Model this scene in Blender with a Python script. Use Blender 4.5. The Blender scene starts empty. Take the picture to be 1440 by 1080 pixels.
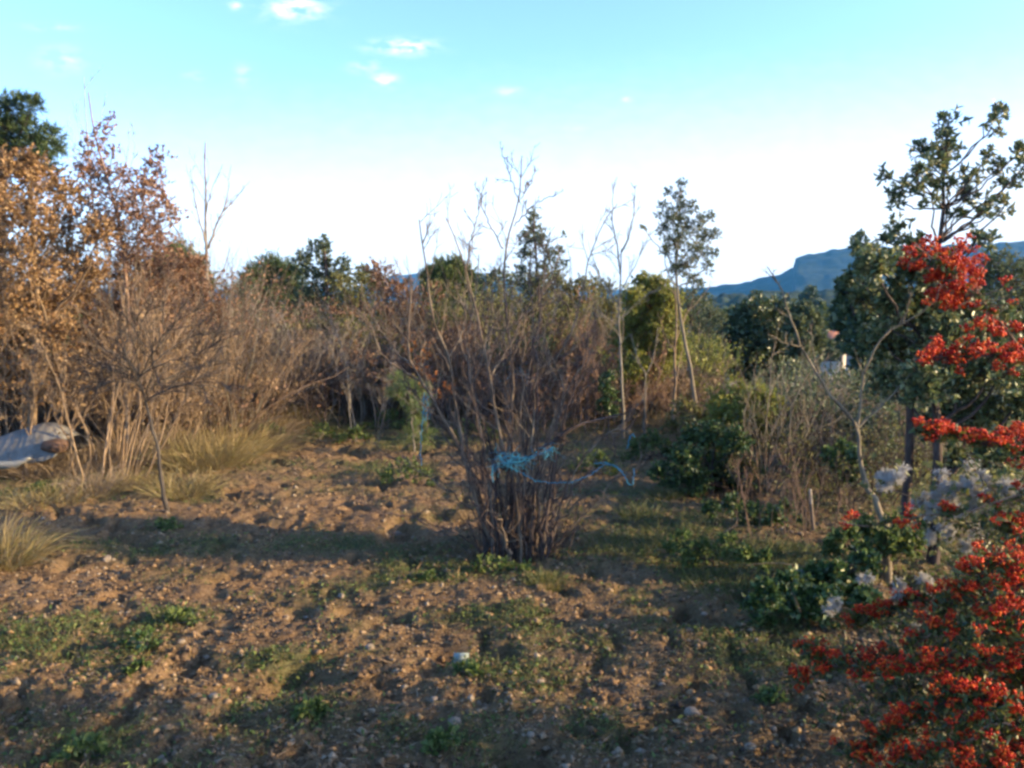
import bpy, math
import numpy as np
from mathutils import Vector

C = bpy.context.scene.collection
R = math.radians
F, CX, CY, CAMZ = 1150.0, 720.0, 540.0, 2.0
PITCH = math.atan(110 / F)
SUN_AZ, SUN_EL = R(97), R(15)
RNG = np.random.RandomState(7)

# ------------------------------------------------------------------ placement
def ray(px, py):
    x, y = (px - CX) / F, -(py - CY) / F
    c, s = math.cos(PITCH), math.sin(PITCH)
    return np.array([x, c + y * s, -s + y * c])

def at(px, py, D):
    """the point seen at photo pixel (px,py) that lies D metres ahead"""
    d = ray(px, py)
    return np.array([0, 0, CAMZ]) + d * (D / d[1])

def scale(D):
    return D / F

def zmac(x, y):
    x = np.asarray(x, float); y = np.asarray(y, float)
    s = np.clip(y - 14.0, 0, 110)
    z = -0.085 * s * np.clip((s + 1e-6) / 12, 0, 1)
    z = z - 0.05 * np.clip((x - 2.2) / 4, 0, 3) * np.clip(y / 6, 0, 1)
    z = z + 0.06 * np.clip((-x - 3.2) / 2, 0, 1.5)
    return z

def foot(px, D, sink=0.03):
    p = at(px, 600, D)
    return np.array([p[0], D, float(zmac(p[0], D)) - sink])

# ------------------------------------------------------------------ noise
def _h(ix, iy, seed):
    n = (ix.astype(np.int64) * 374761393 + iy.astype(np.int64) * 668265263 + seed * 1442695041) & 0x7fffffff
    n = (n ^ (n >> 13)) * 1274126177 & 0x7fffffff
    n = (n ^ (n >> 16)) & 0xffff
    return n / 65535.0

def vnoise(x, y, seed=0):
    ix, iy = np.floor(x), np.floor(y)
    fx, fy = x - ix, y - iy
    fx = fx * fx * (3 - 2 * fx); fy = fy * fy * (3 - 2 * fy)
    ix = ix.astype(np.int64); iy = iy.astype(np.int64)
    a, b = _h(ix, iy, seed), _h(ix + 1, iy, seed)
    c, d = _h(ix, iy + 1, seed), _h(ix + 1, iy + 1, seed)
    return (a * (1 - fx) + b * fx) * (1 - fy) + (c * (1 - fx) + d * fx) * fy - 0.5

def fbm(x, y, s, octs=4, seed=0, gain=.5):
    out = 0; amp = 1
    for k in range(octs):
        out = out + amp * vnoise(x * s + 17.3 * k, y * s - 9.1 * k, seed + k)
        s *= 2.07; amp *= gain
    return out

# ------------------------------------------------------------------ mesh building
def mesh_arrays(name, V, F3=None, F4=None, smooth=False):
    me = bpy.data.meshes.new(name)
    V = np.asarray(V, np.float32)
    n3 = 0 if F3 is None else len(F3); n4 = 0 if F4 is None else len(F4)
    me.vertices.add(len(V)); me.vertices.foreach_set('co', V.ravel())
    idx = []; st = []
    if n3: idx.append(np.asarray(F3, np.int32).ravel()); st.append(np.arange(n3) * 3)
    if n4: idx.append(np.asarray(F4, np.int32).ravel()); st.append(n3 * 3 + np.arange(n4) * 4)
    if idx:
        idx = np.concatenate(idx); st = np.concatenate(st).astype(np.int32)
        me.loops.add(len(idx)); me.loops.foreach_set('vertex_index', idx)
        me.polygons.add(len(st)); me.polygons.foreach_set('loop_start', st)
        if smooth: me.polygons.foreach_set('use_smooth', np.ones(len(st), bool))
    me.update(calc_edges=True)
    return me

class MB:
    """collects geometry in world metres; build() links it as ONE object"""
    def __init__(s): s.V = []; s.T = []; s.Q = []; s.n = 0
    def add(s, V, T=None, Q=None):
        V = np.asarray(V, float).reshape(-1, 3)
        if T is not None and len(T): s.T.append(np.asarray(T).reshape(-1, 3) + s.n)
        if Q is not None and len(Q): s.Q.append(np.asarray(Q).reshape(-1, 4) + s.n)
        s.V.append(V); s.n += len(V)
        return s
    def tubes(s, pts, rad, sides=4):
        """pts (K,n,3) polylines, rad (K,n)"""
        pts = np.asarray(pts, float); rad = np.asarray(rad, float)
        if pts.ndim == 2: pts = pts[None]; rad = rad[None]
        K, n = pts.shape[:2]
        if K == 0: return s
        t = np.gradient(pts, axis=1); t /= np.linalg.norm(t, axis=2, keepdims=True) + 1e-9
        m = t.mean(axis=1)
        ref = np.zeros((K, 3)); ref[np.arange(K), np.abs(m).argmin(axis=1)] = 1
        u = np.cross(t, ref[:, None, :]); u /= np.linalg.norm(u, axis=2, keepdims=True) + 1e-9
        v = np.cross(t, u)
        a = np.arange(sides) * 2 * np.pi / sides
        ring = pts[:, :, None, :] + rad[:, :, None, None] * (np.cos(a)[None, None, :, None] * u[:, :, None, :] + np.sin(a)[None, None, :, None] * v[:, :, None, :])
        V = ring.reshape(-1, 3)
        k = np.arange(K)[:, None, None] * n * sides; i = np.arange(n - 1)[None, :, None] * sides; j = np.arange(sides)[None, None, :]
        j2 = (j + 1) % sides
        Q = np.stack([k + i + j, k + i + j2, k + i + sides + j2, k + i + sides + j], axis=-1).reshape(-1, 4)
        return s.add(V, None, Q)
    def leaves(s, Cn, Dr, ln, wd, rng, fold=.25, lens=False):
        N = len(Cn)
        if N == 0: return s
        Dr = Dr / (np.linalg.norm(Dr, axis=1, keepdims=True) + 1e-9)
        sd = np.cross(Dr, rng.normal(size=(N, 3))); sd /= np.linalg.norm(sd, axis=1, keepdims=True) + 1e-9
        nr = np.cross(Dr, sd)
        ln = np.broadcast_to(ln, (N,))[:, None]; wd = np.broadcast_to(wd, (N,))[:, None]
        base = Cn; tip = Cn + Dr * ln - nr * ln * .12
        if not lens:
            l = Cn + Dr * ln * .48 + sd * wd * .5 + nr * wd * fold
            r = Cn + Dr * ln * .48 - sd * wd * .5 + nr * wd * fold
            V = np.stack([base, r, tip, l], axis=1).reshape(-1, 3)
            b = np.arange(N)[:, None] * 4
            T = np.concatenate([b + [0, 1, 2], b + [0, 2, 3]])
            return s.add(V, T)
        mid = Cn + Dr * ln * .5
        l1 = Cn + Dr * ln * .25 + sd * wd * .42 + nr * wd * fold; r1 = Cn + Dr * ln * .25 - sd * wd * .42 + nr * wd * fold
        l2 = Cn + Dr * ln * .68 + sd * wd * .42 + nr * wd * fold * .8; r2 = Cn + Dr * ln * .68 - sd * wd * .42 + nr * wd * fold * .8
        V = np.stack([base, l1, r1, mid, l2, r2, tip], axis=1).reshape(-1, 3)
        b = np.arange(N)[:, None] * 7
        T = np.concatenate([b + [0, 3, 1], b + [0, 2, 3], b + [4, 3, 6], b + [3, 5, 6]])
        Q = np.concatenate([b + [1, 3, 4, 1]])[:0]
        T = np.concatenate([T, b + [1, 3, 4], b + [2, 5, 3]])
        return s.add(V, T)
    def blades(s, P, Dr, h, w, bend, rng):
        N = len(P)
        if N == 0: return s
        Dr = Dr / (np.linalg.norm(Dr, axis=1, keepdims=True) + 1e-9)
        h = np.broadcast_to(h, (N,))[:, None]; w = np.broadcast_to(w, (N,))[:, None]; bend = np.broadcast_to(bend, (N,))[:, None]
        sd = np.cross(Dr, rng.normal(size=(N, 3))); sd /= np.linalg.norm(sd, axis=1, keepdims=True) + 1e-9
        out = Dr.copy(); out[:, 2] = 0; out += rng.normal(0, .15, (N, 3)); out[:, 2] = -0.5
        p1 = P + Dr * h * .55 + out * h * bend * .18; p2 = P + Dr * h * .85 + out * h * bend * .75
        V = np.stack([P - sd * w * .5, P + sd * w * .5, p1 + sd * w * .42, p1 - sd * w * .42, p2], axis=1).reshape(-1, 3)
        b = np.arange(N)[:, None] * 5
        return s.add(V, b + [3, 2, 4], b + [0, 1, 2, 3])
    def build(s, name, mat, parent=None, smooth=False, origin=None):
        V = np.concatenate(s.V) if s.V else np.zeros((0, 3))
        if parent is not None:
            r = parent
            while r.parent: r = r.parent
            V = V - np.array(r.location)
        elif origin is not None: V = V - np.asarray(origin)
        me = mesh_arrays(name, V, np.concatenate(s.T) if s.T else None, np.concatenate(s.Q) if s.Q else None, smooth)
        me.materials.append(mat)
        o = bpy.data.objects.new(name, me); C.objects.link(o)
        if parent is not None: o.parent = parent
        elif origin is not None: o.location = origin
        return o

def tag(o, label=None, cat=None, group=None, kind=None):
    if label: o['label'] = label
    if cat: o['category'] = cat
    if group: o['group'] = group
    if kind: o['kind'] = kind
    return o

def thing(name, base, label, cat, group=None):
    e = bpy.data.objects.new(name, None); C.objects.link(e)
    e.location = base; e.empty_display_size = .2
    return tag(e, label, cat, group)

def copy_tree(o, parent=None):
    c = o.copy(); C.objects.link(c); c.parent = parent
    for ch in list(o.children): copy_tree(ch, c)
    return c

# ------------------------------------------------------------------ branches
def nrm(v): return v / (np.linalg.norm(v, axis=-1, keepdims=True) + 1e-9)

def run(P, D, L, r, n, rng, wander=.12, trop=.05, tip=.35):
    K = len(P); pts = np.zeros((K, n + 1, 3)); pts[:, 0] = P; d = nrm(D)
    L = np.broadcast_to(L, (K,)); r = np.broadcast_to(r, (K,))
    for i in range(n):
        d = nrm(d + rng.normal(0, wander, (K, 3)) + np.array([0, 0, trop]))
        pts[:, i + 1] = pts[:, i] + d * (L / n)[:, None]
    return pts, r[:, None] * np.linspace(1, tip, n + 1)[None]

def plen(pts): return np.linalg.norm(np.diff(pts, axis=1), axis=2).sum(axis=1)

def sample(pts, t, k):
    """pts (K,n,3): positions at t (M) on polylines k (M)"""
    n = pts.shape[1] - 1
    x = t * n; i = np.minimum(x.astype(int), n - 1); f = (x - i)[:, None]
    a, b = pts[k, i], pts[k, i + 1]
    return a * (1 - f) + b * f, nrm(b - a), i

def spawn(pts, rad, c, rng, t0=.3, t1=.97, ang=.7, lf=.5, rf=.6, jit=.3):
    K = len(pts); k = np.repeat(np.arange(K), c); M = len(k)
    t = rng.uniform(t0, t1, M)
    p, d, i = sample(pts, t, k)
    perp = nrm(np.cross(d, rng.normal(size=(M, 3))))
    a = ang * rng.uniform(1 - jit, 1 + jit, M)[:, None]
    D = np.cos(a) * d + np.sin(a) * perp
    L = plen(pts)[k] * lf * (1.15 - .7 * t) * rng.uniform(.6, 1.25, M)
    r = rad[k, i] * rf * (1 - .3 * t)
    return p, D, L, r, k

def resample(P, n, rng=None, jit=0):
    P = np.asarray(P, float)
    s = np.r_[0, np.cumsum(np.linalg.norm(np.diff(P, axis=0), axis=1))]
    # smooth (Catmull-like) by dense linear sampling then averaging
    u = np.linspace(0, s[-1], n)
    Q = np.stack([np.interp(u, s, P[:, a]) for a in range(3)], axis=1)
    Q[1:-1] = (Q[:-2] + 2 * Q[1:-1] + Q[2:]) / 4
    if rng is not None and jit: Q[1:] += rng.normal(0, jit, (n - 1, 3))
    return Q

# ------------------------------------------------------------------ materials
def nodes(name):
    m = bpy.data.materials.new(name); m.use_nodes = True
    t = m.node_tree; t.nodes.clear()
    o = t.nodes.new('ShaderNodeOutputMaterial'); b = t.nodes.new('ShaderNodeBsdfPrincipled')
    t.links.new(b.outputs[0], o.inputs[0])
    return m, t, b, o

def ramp(t, cols, fac, interp='LINEAR'):
    r = t.nodes.new('ShaderNodeValToRGB'); r.color_ramp.interpolation = interp
    e = r.color_ramp.elements
    n = len(cols)
    while len(e) < n: e.new(.5)
    for i, c in enumerate(cols):
        if len(c) == 4: e[i].position = c[3]
        else: e[i].position = i / max(1, n - 1)
        e[i].color = (c[0], c[1], c[2], 1)
    t.links.new(fac, r.inputs[0])
    return r.outputs[0]

def noise_node(t, sc, det=4, vec=None, rough=.55):
    n = t.nodes.new('ShaderNodeTexNoise'); n.inputs['Scale'].default_value = sc; n.inputs['Detail'].default_value = det
    n.inputs['Roughness'].default_value = rough
    if vec is not None: t.links.new(vec, n.inputs['Vector'])
    return n.outputs[0]

def coords(t, which='Object', sc=None):
    c = t.nodes.new('ShaderNodeTexCoord').outputs[which]
    if sc:
        m = t.nodes.new('ShaderNodeMapping'); m.inputs['Scale'].default_value = sc
        t.links.new(c, m.inputs[0]); c = m.outputs[0]
    return c

def leafmat(name, cols, trans=.35, rough=.55, spec=.3):
    m, t, b, o = nodes(name)
    g = t.nodes.new('ShaderNodeNewGeometry').outputs['Random Per Island']
    nz = noise_node(t, 1.7, 2, coords(t))
    mx = t.nodes.new('ShaderNodeMath'); mx.operation = 'MULTIPLY_ADD'; t.links.new(nz, mx.inputs[0]); mx.inputs[1].default_value = .7; mx.inputs[2].default_value = -.35
    ad = t.nodes.new('ShaderNodeMath'); ad.operation = 'ADD'; ad.use_clamp = True; t.links.new(g, ad.inputs[0]); t.links.new(mx.outputs[0], ad.inputs[1])
    c = ramp(t, cols, ad.outputs[0])
    t.links.new(c, b.inputs['Base Color']); b.inputs['Roughness'].default_value = rough
    b.inputs['Specular IOR Level'].default_value = spec
    if trans:
        tr = t.nodes.new('ShaderNodeBsdfTranslucent'); t.links.new(c, tr.inputs[0])
        mix = t.nodes.new('ShaderNodeMixShader'); mix.inputs[0].default_value = trans
        t.links.new(b.outputs[0], mix.inputs[1]); t.links.new(tr.outputs[0], mix.inputs[2]); t.links.new(mix.outputs[0], o.inputs[0])
    return m

def barkmat(name, cols, sc=14, rough=.9, bump=.4):
    m, t, b, o = nodes(name)
    v = coords(t, 'Object', (1, 1, .35))
    nz = noise_node(t, sc, 5, v)
    t.links.new(ramp(t, [(*c, .3 + .4 * i / max(1, len(cols) - 1)) for i, c in enumerate(cols)], nz), b.inputs['Base Color'])
    b.inputs['Roughness'].default_value = rough; b.inputs['Specular IOR Level'].default_value = .2
    bp = t.nodes.new('ShaderNodeBump'); bp.inputs['Strength'].default_value = bump; bp.inputs['Distance'].default_value = .01
    t.links.new(noise_node(t, sc * 4, 3, v), bp.inputs['Height']); t.links.new(bp.outputs[0], b.inputs['Normal'])
    return m

M = {}
M['bark_grey'] = barkmat('bark_grey', [(.10, .085, .07), (.20, .17, .14), (.27, .24, .19)])
M['bark_dark'] = barkmat('bark_dark', [(.024, .017, .016), (.055, .039, .034), (.095, .071, .058)])
M['bark_tan'] = barkmat('bark_tan', [(.11, .075, .047), (.20, .14, .088), (.26, .19, .125)])
M['bark_red'] = barkmat('bark_red', [(.09, .055, .04), (.165, .105, .073), (.225, .15, .105)])
M['bark_pale'] = barkmat('bark_pale', [(.085, .072, .056), (.15, .13, .10), (.21, .185, .145)])
M['bark_shrub'] = barkmat('bark_shrub', [(.045, .033, .027), (.115, .086, .064), (.21, .165, .115)])
M['bark_purple'] = barkmat('bark_purple', [(.032, .022, .022), (.07, .05, .046), (.12, .09, .075)])
M['bark_fig'] = barkmat('bark_fig', [(.085, .068, .046), (.15, .12, .082), (.21, .175, .12)])
M['bark_sapling'] = barkmat('bark_sapling', [(.022, .018, .016), (.045, .038, .032), (.075, .064, .053)])
M['brush'] = leafmat('brush_twig', [(.05, .036, .028), (.11, .075, .055), (.15, .11, .08), (.20, .165, .13), (.12, .11, .085)], 0, .9, .1)
M['ground_straw'] = leafmat('ground_straw', [(.04, .032, .018), (.12, .08, .036), (.22, .15, .07), (.11, .105, .036), (.18, .15, .055)], .2)
M['oak_gold'] = leafmat('oak_gold_leaf', [(.10, .055, .024), (.20, .11, .046), (.28, .165, .07), (.33, .225, .11)], .3)
M['oak_russet'] = leafmat('oak_russet_leaf', [(.10, .05, .034), (.20, .10, .062), (.27, .15, .09), (.31, .21, .13)], .3)
M['oak_brown'] = leafmat('oak_brown_leaf', [(.12, .06, .03), (.22, .12, .065), (.29, .17, .10)], .3)
M['tan_leaf'] = leafmat('tan_leaf', [(.13, .08, .04), (.23, .15, .08), (.31, .21, .11)], .3)
M['pine'] = leafmat('pine_needle', [(.03, .05, .02), (.055, .088, .03), (.085, .12, .04)], .15)
M['pine_olive'] = leafmat('pine_olive_needle', [(.05, .075, .02), (.095, .125, .034), (.14, .16, .048)], .2)
M['holm'] = leafmat('holm_leaf', [(.022, .042, .02), (.048, .078, .03), (.08, .105, .04), (.12, .13, .05)], .15, .4, .45)
M['arbutus'] = leafmat('arbutus_leaf', [(.036, .058, .03), (.08, .115, .046), (.14, .165, .06), (.24, .215, .085)], .25, .4, .4)
M['olive'] = leafmat('olive_leaf', [(.045, .065, .034), (.085, .112, .052), (.135, .15, .075)], .35)
M['yellowgreen'] = leafmat('yellow_green_leaf', [(.11, .13, .026), (.20, .215, .042), (.28, .27, .06)], .4)
M['olivegold'] = leafmat('olive_gold_leaf', [(.075, .075, .024), (.14, .14, .042), (.20, .185, .058)], .35)
M['orange'] = leafmat('orange_leaf', [(.20, .065, .015), (.34, .12, .022), (.38, .17, .035)], .35)
M['dark_green'] = leafmat('dark_green_leaf', [(.018, .036, .012), (.042, .082, .022), (.075, .125, .034), (.12, .16, .05)], .25, .42, .4)
M['weed'] = leafmat('weed_leaf', [(.04, .07, .02), (.085, .125, .032), (.15, .18, .05)], .4)
M['grass'] = leafmat('grass_blade', [(.035, .055, .016), (.075, .095, .026), (.13, .13, .04), (.21, .17, .07)], .35)
M['dry_grass'] = leafmat('dry_grass_blade', [(.10, .075, .03), (.22, .16, .065), (.32, .24, .11), (.17, .16, .05), (.24, .17, .09)], .3)
M['dead_grass'] = leafmat('dead_grass_blade', [(.13, .095, .06), (.21, .155, .10), (.29, .22, .14)], .3)
M['young_pine'] = leafmat('young_pine_needle', [(.07, .11, .035), (.12, .17, .05), (.18, .22, .075)], .35)
M['pyra_leaf'] = leafmat('firethorn_leaf', [(.02, .035, .012), (.045, .07, .018), (.08, .10, .025), (.17, .15, .03)], .3, .4, .4)
M['fluff'] = leafmat('seed_fluff', [(.44, .42, .38), (.58, .56, .52), (.68, .66, .62)], .45, .9, .05)
M['litter'] = leafmat('litter_leaf', [(.06, .036, .02), (.12, .075, .04), (.19, .125, .07), (.25, .185, .115)], .15)
M['gravel'] = leafmat('gravel_stone', [(.055, .038, .028), (.12, .075, .042), (.165, .105, .056), (.19, .125, .07), (.22, .175, .125)], 0, .9, .2)

def berrymat():
    m, t, b, o = nodes('firethorn_berry')
    g = t.nodes.new('ShaderNodeNewGeometry').outputs['Random Per Island']
    t.links.new(ramp(t, [(.14, .007, .005), (.33, .011, .006), (.48, .032, .008), (.62, .12, .014)], g), b.inputs['Base Color'])
    b.inputs['Roughness'].default_value = .42; b.inputs['Specular IOR Level'].default_value = .12; b.inputs['Subsurface Weight'].default_value = 0.0
    return m
M['berry'] = berrymat()

def simple(name, col, rough=.6, var=.25, sc=9, metal=0, spec=.4):
    m, t, b, o = nodes(name)
    c2 = tuple(x * (1 - var) for x in col)
    t.links.new(ramp(t, [(*c2, .3), (*col, .7)], noise_node(t, sc, 5, coords(t))), b.inputs['Base Color'])
    b.inputs['Roughness'].default_value = rough; b.inputs['Metallic'].default_value = metal; b.inputs['Specular IOR Level'].default_value = spec
    return m
M['twine'] = simple('blue_twine', (.035, .24, .36), .75, .35)
M['stone'] = simple('limestone', (.21, .165, .12), .9, .45, 25)
M['sheet'] = simple('grey_sheet', (.12, .13, .14), .6, .3, 4)
def sheetmat():
    m, t, b, o = nodes('grey_sheet')
    P = coords(t)
    t.links.new(ramp(t, [(.055, .048, .04, .30), (.115, .11, .10, .46), (.155, .15, .14, .72)], noise_node(t, 5, 7, P, .7)), b.inputs['Base Color'])
    b.inputs['Roughness'].default_value = .6
    bp = t.nodes.new('ShaderNodeBump'); bp.inputs['Strength'].default_value = .18; bp.inputs['Distance'].default_value = .03
    w = t.nodes.new('ShaderNodeTexWave'); w.inputs['Scale'].default_value = 3.5; w.inputs['Distortion'].default_value = 7; w.inputs['Detail'].default_value = 3
    t.links.new(P, w.inputs['Vector']); t.links.new(w.outputs[1], bp.inputs['Height']); t.links.new(bp.outputs[0], b.inputs['Normal'])
    return m
M['sheet'] = sheetmat()
M['sheet_rim'] = simple('cream_rim', (.30, .28, .23), .7, .4, 5)
M['rust'] = simple('rusty_end', (.09, .05, .032), .9, .5, 12)
M['card'] = simple('white_plate', (.22, .27, .25), .7, .5, 60)
M['wood'] = simple('weathered_wood', (.16, .12, .09), .9, .4, 20)
M['wood_cut'] = simple('cut_wood', (.28, .24, .19), .85, .3, 30)
M['render'] = simple('cream_render', (.32, .28, .23), .9, .15, 2)
M['render_grey'] = simple('grey_render', (.20, .21, .22), .9, .2, 2)
M['tile'] = simple('roof_tile', (.42, .17, .09), .9, .3, 6)
M['glass'] = simple('window_glass', (.05, .06, .07), .15, .2, 2)
M['drystone'] = simple('drystone', (.55, .46, .34), .9, .5, 5)

# ------------------------------------------------------------------ weed density, used by soil colour and by grass
PATCH = [(180, 775, .9, .22, 1.0), (330, 770, 1.0, .25, .9), (500, 775, 1.0, .3, .9), (620, 800, .6, .3, .9), (255, 870, .25, .18, .9), (205, 905, .22, .3, .8),
         (110, 885, .3, .16, .6), (440, 1000, .35, .3, 1.0), (480, 820, .3, .15, .9), (690, 800, .3, .2, 1.), (760, 825, .25, .2, 1.), (590, 820, .35, .2, .9),
         (655, 945, .16, .16, 1.), (630, 1045, .22, .2, 1.), (560, 1040, .2, .2, .9), (130, 1050, .4, .25, .9), (900, 770, .8, .6, .9), (980, 800, .9, .7, 1.2), (930, 730, .8, .8, 1.1), (1040, 900, .5, .5, 1.0),
         (1080, 850, .6, .5, 1.2), (1010, 740, .6, .5, .9), (860, 690, .5, .5, .9), (1060, 950, .5, .4, .7), (60, 900, .5, .25, .6), (890, 840, .4, .3, .8),
         (560, 655, .7, .5, .8), (420, 610, 1.4, .6, 1.0), (250, 640, .9, .6, .6), (350, 620, .8, .6, .9), (580, 620, .9, .7, .9), (820, 640, .8, .7, .8), (120, 700, .9, .5, .8), (710, 870, .3, .2, .8),
         (380, 940, .3, .2, .5), (820, 900, .5, .25, .5), (960, 900, .4, .3, .7), (760, 950, .3, .2, .3), (1000, 1030, .4, .3, .5)]
def gpix(px, py):
    d = ray(px, py); t = CAMZ / -d[2]
    return d[0] * t, d[1] * t
def weed_density(x, y):
    w = np.zeros_like(x)
    for px, py, sx, sy, a in PATCH:
        gx, gy = gpix(px, py)
        w = np.maximum(w, a * np.exp(-((x - gx) / sx) ** 2 - ((y - gy) / sy) ** 2))
    n = fbm(x, y, 2.2, 4, 31)
    w = w * (1 + 1.6 * n) + np.clip(n + .02, 0, 1) * 1.15
    edge = np.clip((np.abs(x + .3) - 4.2) / 1.5, 0, 1) + 1.2 * np.clip((x - 2.6) / 1.2, 0, 1) + np.clip((y - 11.5) / 2, 0, 1)
    return np.clip(w + .5 * edge, 0, 1.2)

def clods(x, y):
    """height of the dug soil"""
    a = np.clip((14.5 - y) / 2, 0, 1) * np.clip((7 - np.abs(x)) / 2, 0, 1)
    b = fbm(x, y, 2.6, 3, 3) * .04 + np.abs(fbm(x, y, 6.1, 4, 11)) * .05 + np.abs(fbm(x, y, 15, 3, 19)) * .07
    pit = np.clip(-fbm(x, y, 2.9, 2, 41) - .26, 0, .22) * .55 + np.clip(-fbm(x, y, 6.3, 2, 47) - .27, 0, .2) * .45
    pit = pit * np.clip((3.2 - x) / 1.2, 0, 1); b = b * (.45 + .55 * np.clip((4.2 - x) / 1.2, 0, 1))
    return a * .85 * (b - pit) + fbm(x, y, .35, 2, 77) * .10 * np.clip((y - 3) / 5, 0, 1)

def gz(x, y):
    x = np.atleast_1d(np.asarray(x, float)); y = np.atleast_1d(np.asarray(y, float))
    return zmac(x, y) + clods(x, y)

# ------------------------------------------------------------------ ground
def geo(a, b, n):  # geometric steps outward from a to b
    return a + (b - a) * (np.geomspace(1, 400, n) - 1) / 399
def build_ground():
    xs = np.r_[-geo(7, 3200, 60)[::-1][:-1], np.arange(-7, 7.001, .028), geo(7, 3200, 60)[1:]]
    ys = np.r_[-geo(0, 60, 20)[::-1][:-1], np.arange(0, 3, .15), np.arange(3, 9, .028), np.arange(9, 15, .045), geo(15, 3400, 70)]
    X, Y = np.meshgrid(xs, ys)
    Z = zmac(X, Y) + clods(X, Y)
    far = np.clip((Y - 150) / 400, 0, 1)
    Z = Z + far * (fbm(X, Y, 1 / 120., 3, 5) * 6)
    V = np.stack([X, Y, Z], -1).reshape(-1, 3)
    nx, ny = len(xs), len(ys)
    i = np.arange(ny - 1)[:, None] * nx + np.arange(nx - 1)[None]
    Q = np.stack([i, i + 1, i + nx + 1, i + nx], -1).reshape(-1, 4)
    me = mesh_arrays('ground', V, None, Q, True)
    a = me.attributes.new('weed', 'FLOAT', 'POINT'); a.data.foreach_set('value', weed_density(X, Y).ravel().astype(np.float32))
    m, t, b, o = nodes('soil')
    P = coords(t, 'Object')
    at_ = t.nodes.new('ShaderNodeAttribute'); at_.attribute_name = 'weed'
    big = ramp(t, [(.075, .05, .03, .30), (.15, .096, .053, .50), (.20, .142, .083, .70)], noise_node(t, 3.5, 6, P, .65))
    fine = ramp(t, [(.035, .023, .015, .30), (.155, .09, .043, .5), (.26, .18, .105, .72)], noise_node(t, 38, 6, P, .7))
    mx = t.nodes.new('ShaderNodeMix'); mx.data_type = 'RGBA'; mx.inputs[0].default_value = .5
    t.links.new(big, mx.inputs[6]); t.links.new(fine, mx.inputs[7])
    gcol = ramp(t, [(.05, .05, .025, .3), (.075, .08, .032, .55), (.12, .105, .05, .75)], noise_node(t, 26, 5, P, .7))
    mg = t.nodes.new('ShaderNodeMix'); mg.data_type = 'RGBA'
    nz = t.nodes.new('ShaderNodeMath'); nz.operation = 'MULTIPLY'; nz.use_clamp = True
    t.links.new(at_.outputs['Fac'], nz.inputs[0]); nz.inputs[1].default_value = .75
    t.links.new(nz.outputs[0], mg.inputs[0]); t.links.new(mx.outputs[2], mg.inputs[6]); t.links.new(gcol, mg.inputs[7])
    # beyond the garden: woodland litter and scrub
    sep = t.nodes.new('ShaderNodeSeparateXYZ'); t.links.new(P, sep.inputs[0])
    mr = t.nodes.new('ShaderNodeMapRange'); t.links.new(sep.outputs[1], mr.inputs[0]); mr.inputs[1].default_value = 12; mr.inputs[2].default_value = 18
    wcol = ramp(t, [(.018, .022, .012, .35), (.04, .042, .02, .5), (.075, .065, .035, .68)], noise_node(t, .5, 6, P, .65))
    mw = t.nodes.new('ShaderNodeMix'); mw.data_type = 'RGBA'
    t.links.new(mr.outputs[0], mw.inputs[0]); t.links.new(mg.outputs[2], mw.inputs[6]); t.links.new(wcol, mw.inputs[7])
    t.links.new(mw.outputs[2], b.inputs['Base Color']); b.inputs['Roughness'].default_value = .95; b.inputs['Specular IOR Level'].default_value = .15
    bp = t.nodes.new('ShaderNodeBump'); bp.inputs['Strength'].default_value = .9; bp.inputs['Distance'].default_value = .02
    t.links.new(noise_node(t, 60, 5, P, .7), bp.inputs['Height']); t.links.new(bp.outputs[0], b.inputs['Normal'])
    me.materials.append(m)
    ob = bpy.data.objects.new('ground', me); C.objects.link(ob); tag(ob, kind='structure')
build_ground()

# ------------------------------------------------------------------ hills
def woodmat(name, cols, sc):
    m, t, b, o = nodes(name)
    P = coords(t, 'Object')
    t.links.new(ramp(t, [(*c, .32 + .36 * i / (len(cols) - 1)) for i, c in enumerate(cols)], noise_node(t, sc, 7, P, .65)), b.inputs['Base Color'])
    b.inputs['Roughness'].default_value = .95; b.inputs['Specular IOR Level'].default_value = .1
    return m
def hill(name, D, prof, front, back, mat, bump, bsc, nx=260, zb=-12, power=1.0, seed=0):
    """ridge whose crest, D metres away, has the traced profile; falls to front (towards us) and back"""
    pr = np.array([at(px, py, D) for px, py in prof])
    x = np.linspace(pr[0, 0], pr[-1, 0], nx); h = np.interp(x, pr[:, 0], pr[:, 2])
    v = np.r_[np.linspace(-1, 0, 60), np.linspace(0, 1, 16)[1:]]
    X = np.repeat(x[None], len(v), 0); Y = D + np.where(v < 0, v * front, v * back)[:, None] + 0 * X
    k = np.where(v < 0, (1 + v) ** power, (1 - v) ** 1.2)[:, None]
    ramp_ = fbm(X, Y, 1 / (front * .35), 3, seed) * .35 * np.sin(np.pi * np.clip(k, 0, 1))
    Z = zb + (h[None] - zb) * np.clip(k + ramp_ * .6, 0, 1.02)
    Z = Z + np.abs(fbm(X, Y, bsc, 3, seed + 5)) * bump * np.clip(k * 3, 0, 1)
    # the picture point must lie on the perspective ray, so spread rows with distance
    X = X * (Y / D)
    V = np.stack([X, Y, Z], -1).reshape(-1, 3)
    i = np.arange(len(v) - 1)[:, None] * nx + np.arange(nx - 1)[None]
    Q = np.stack([i, i + 1, i + nx + 1, i + nx], -1).reshape(-1, 4)
    me = mesh_arrays(name, V, None, Q, True); me.materials.append(mat)
    ob = bpy.data.objects.new(name, me); C.objects.link(ob); tag(ob, kind='structure')
HM = woodmat('hill_scrub', [(.006, .012, .009), (.010, .018, .011), (.024, .034, .02)], .02)
HM2 = woodmat('wooded_slope', [(.008, .015, .009), (.018, .03, .014), (.04, .05, .022)], .05)
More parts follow.
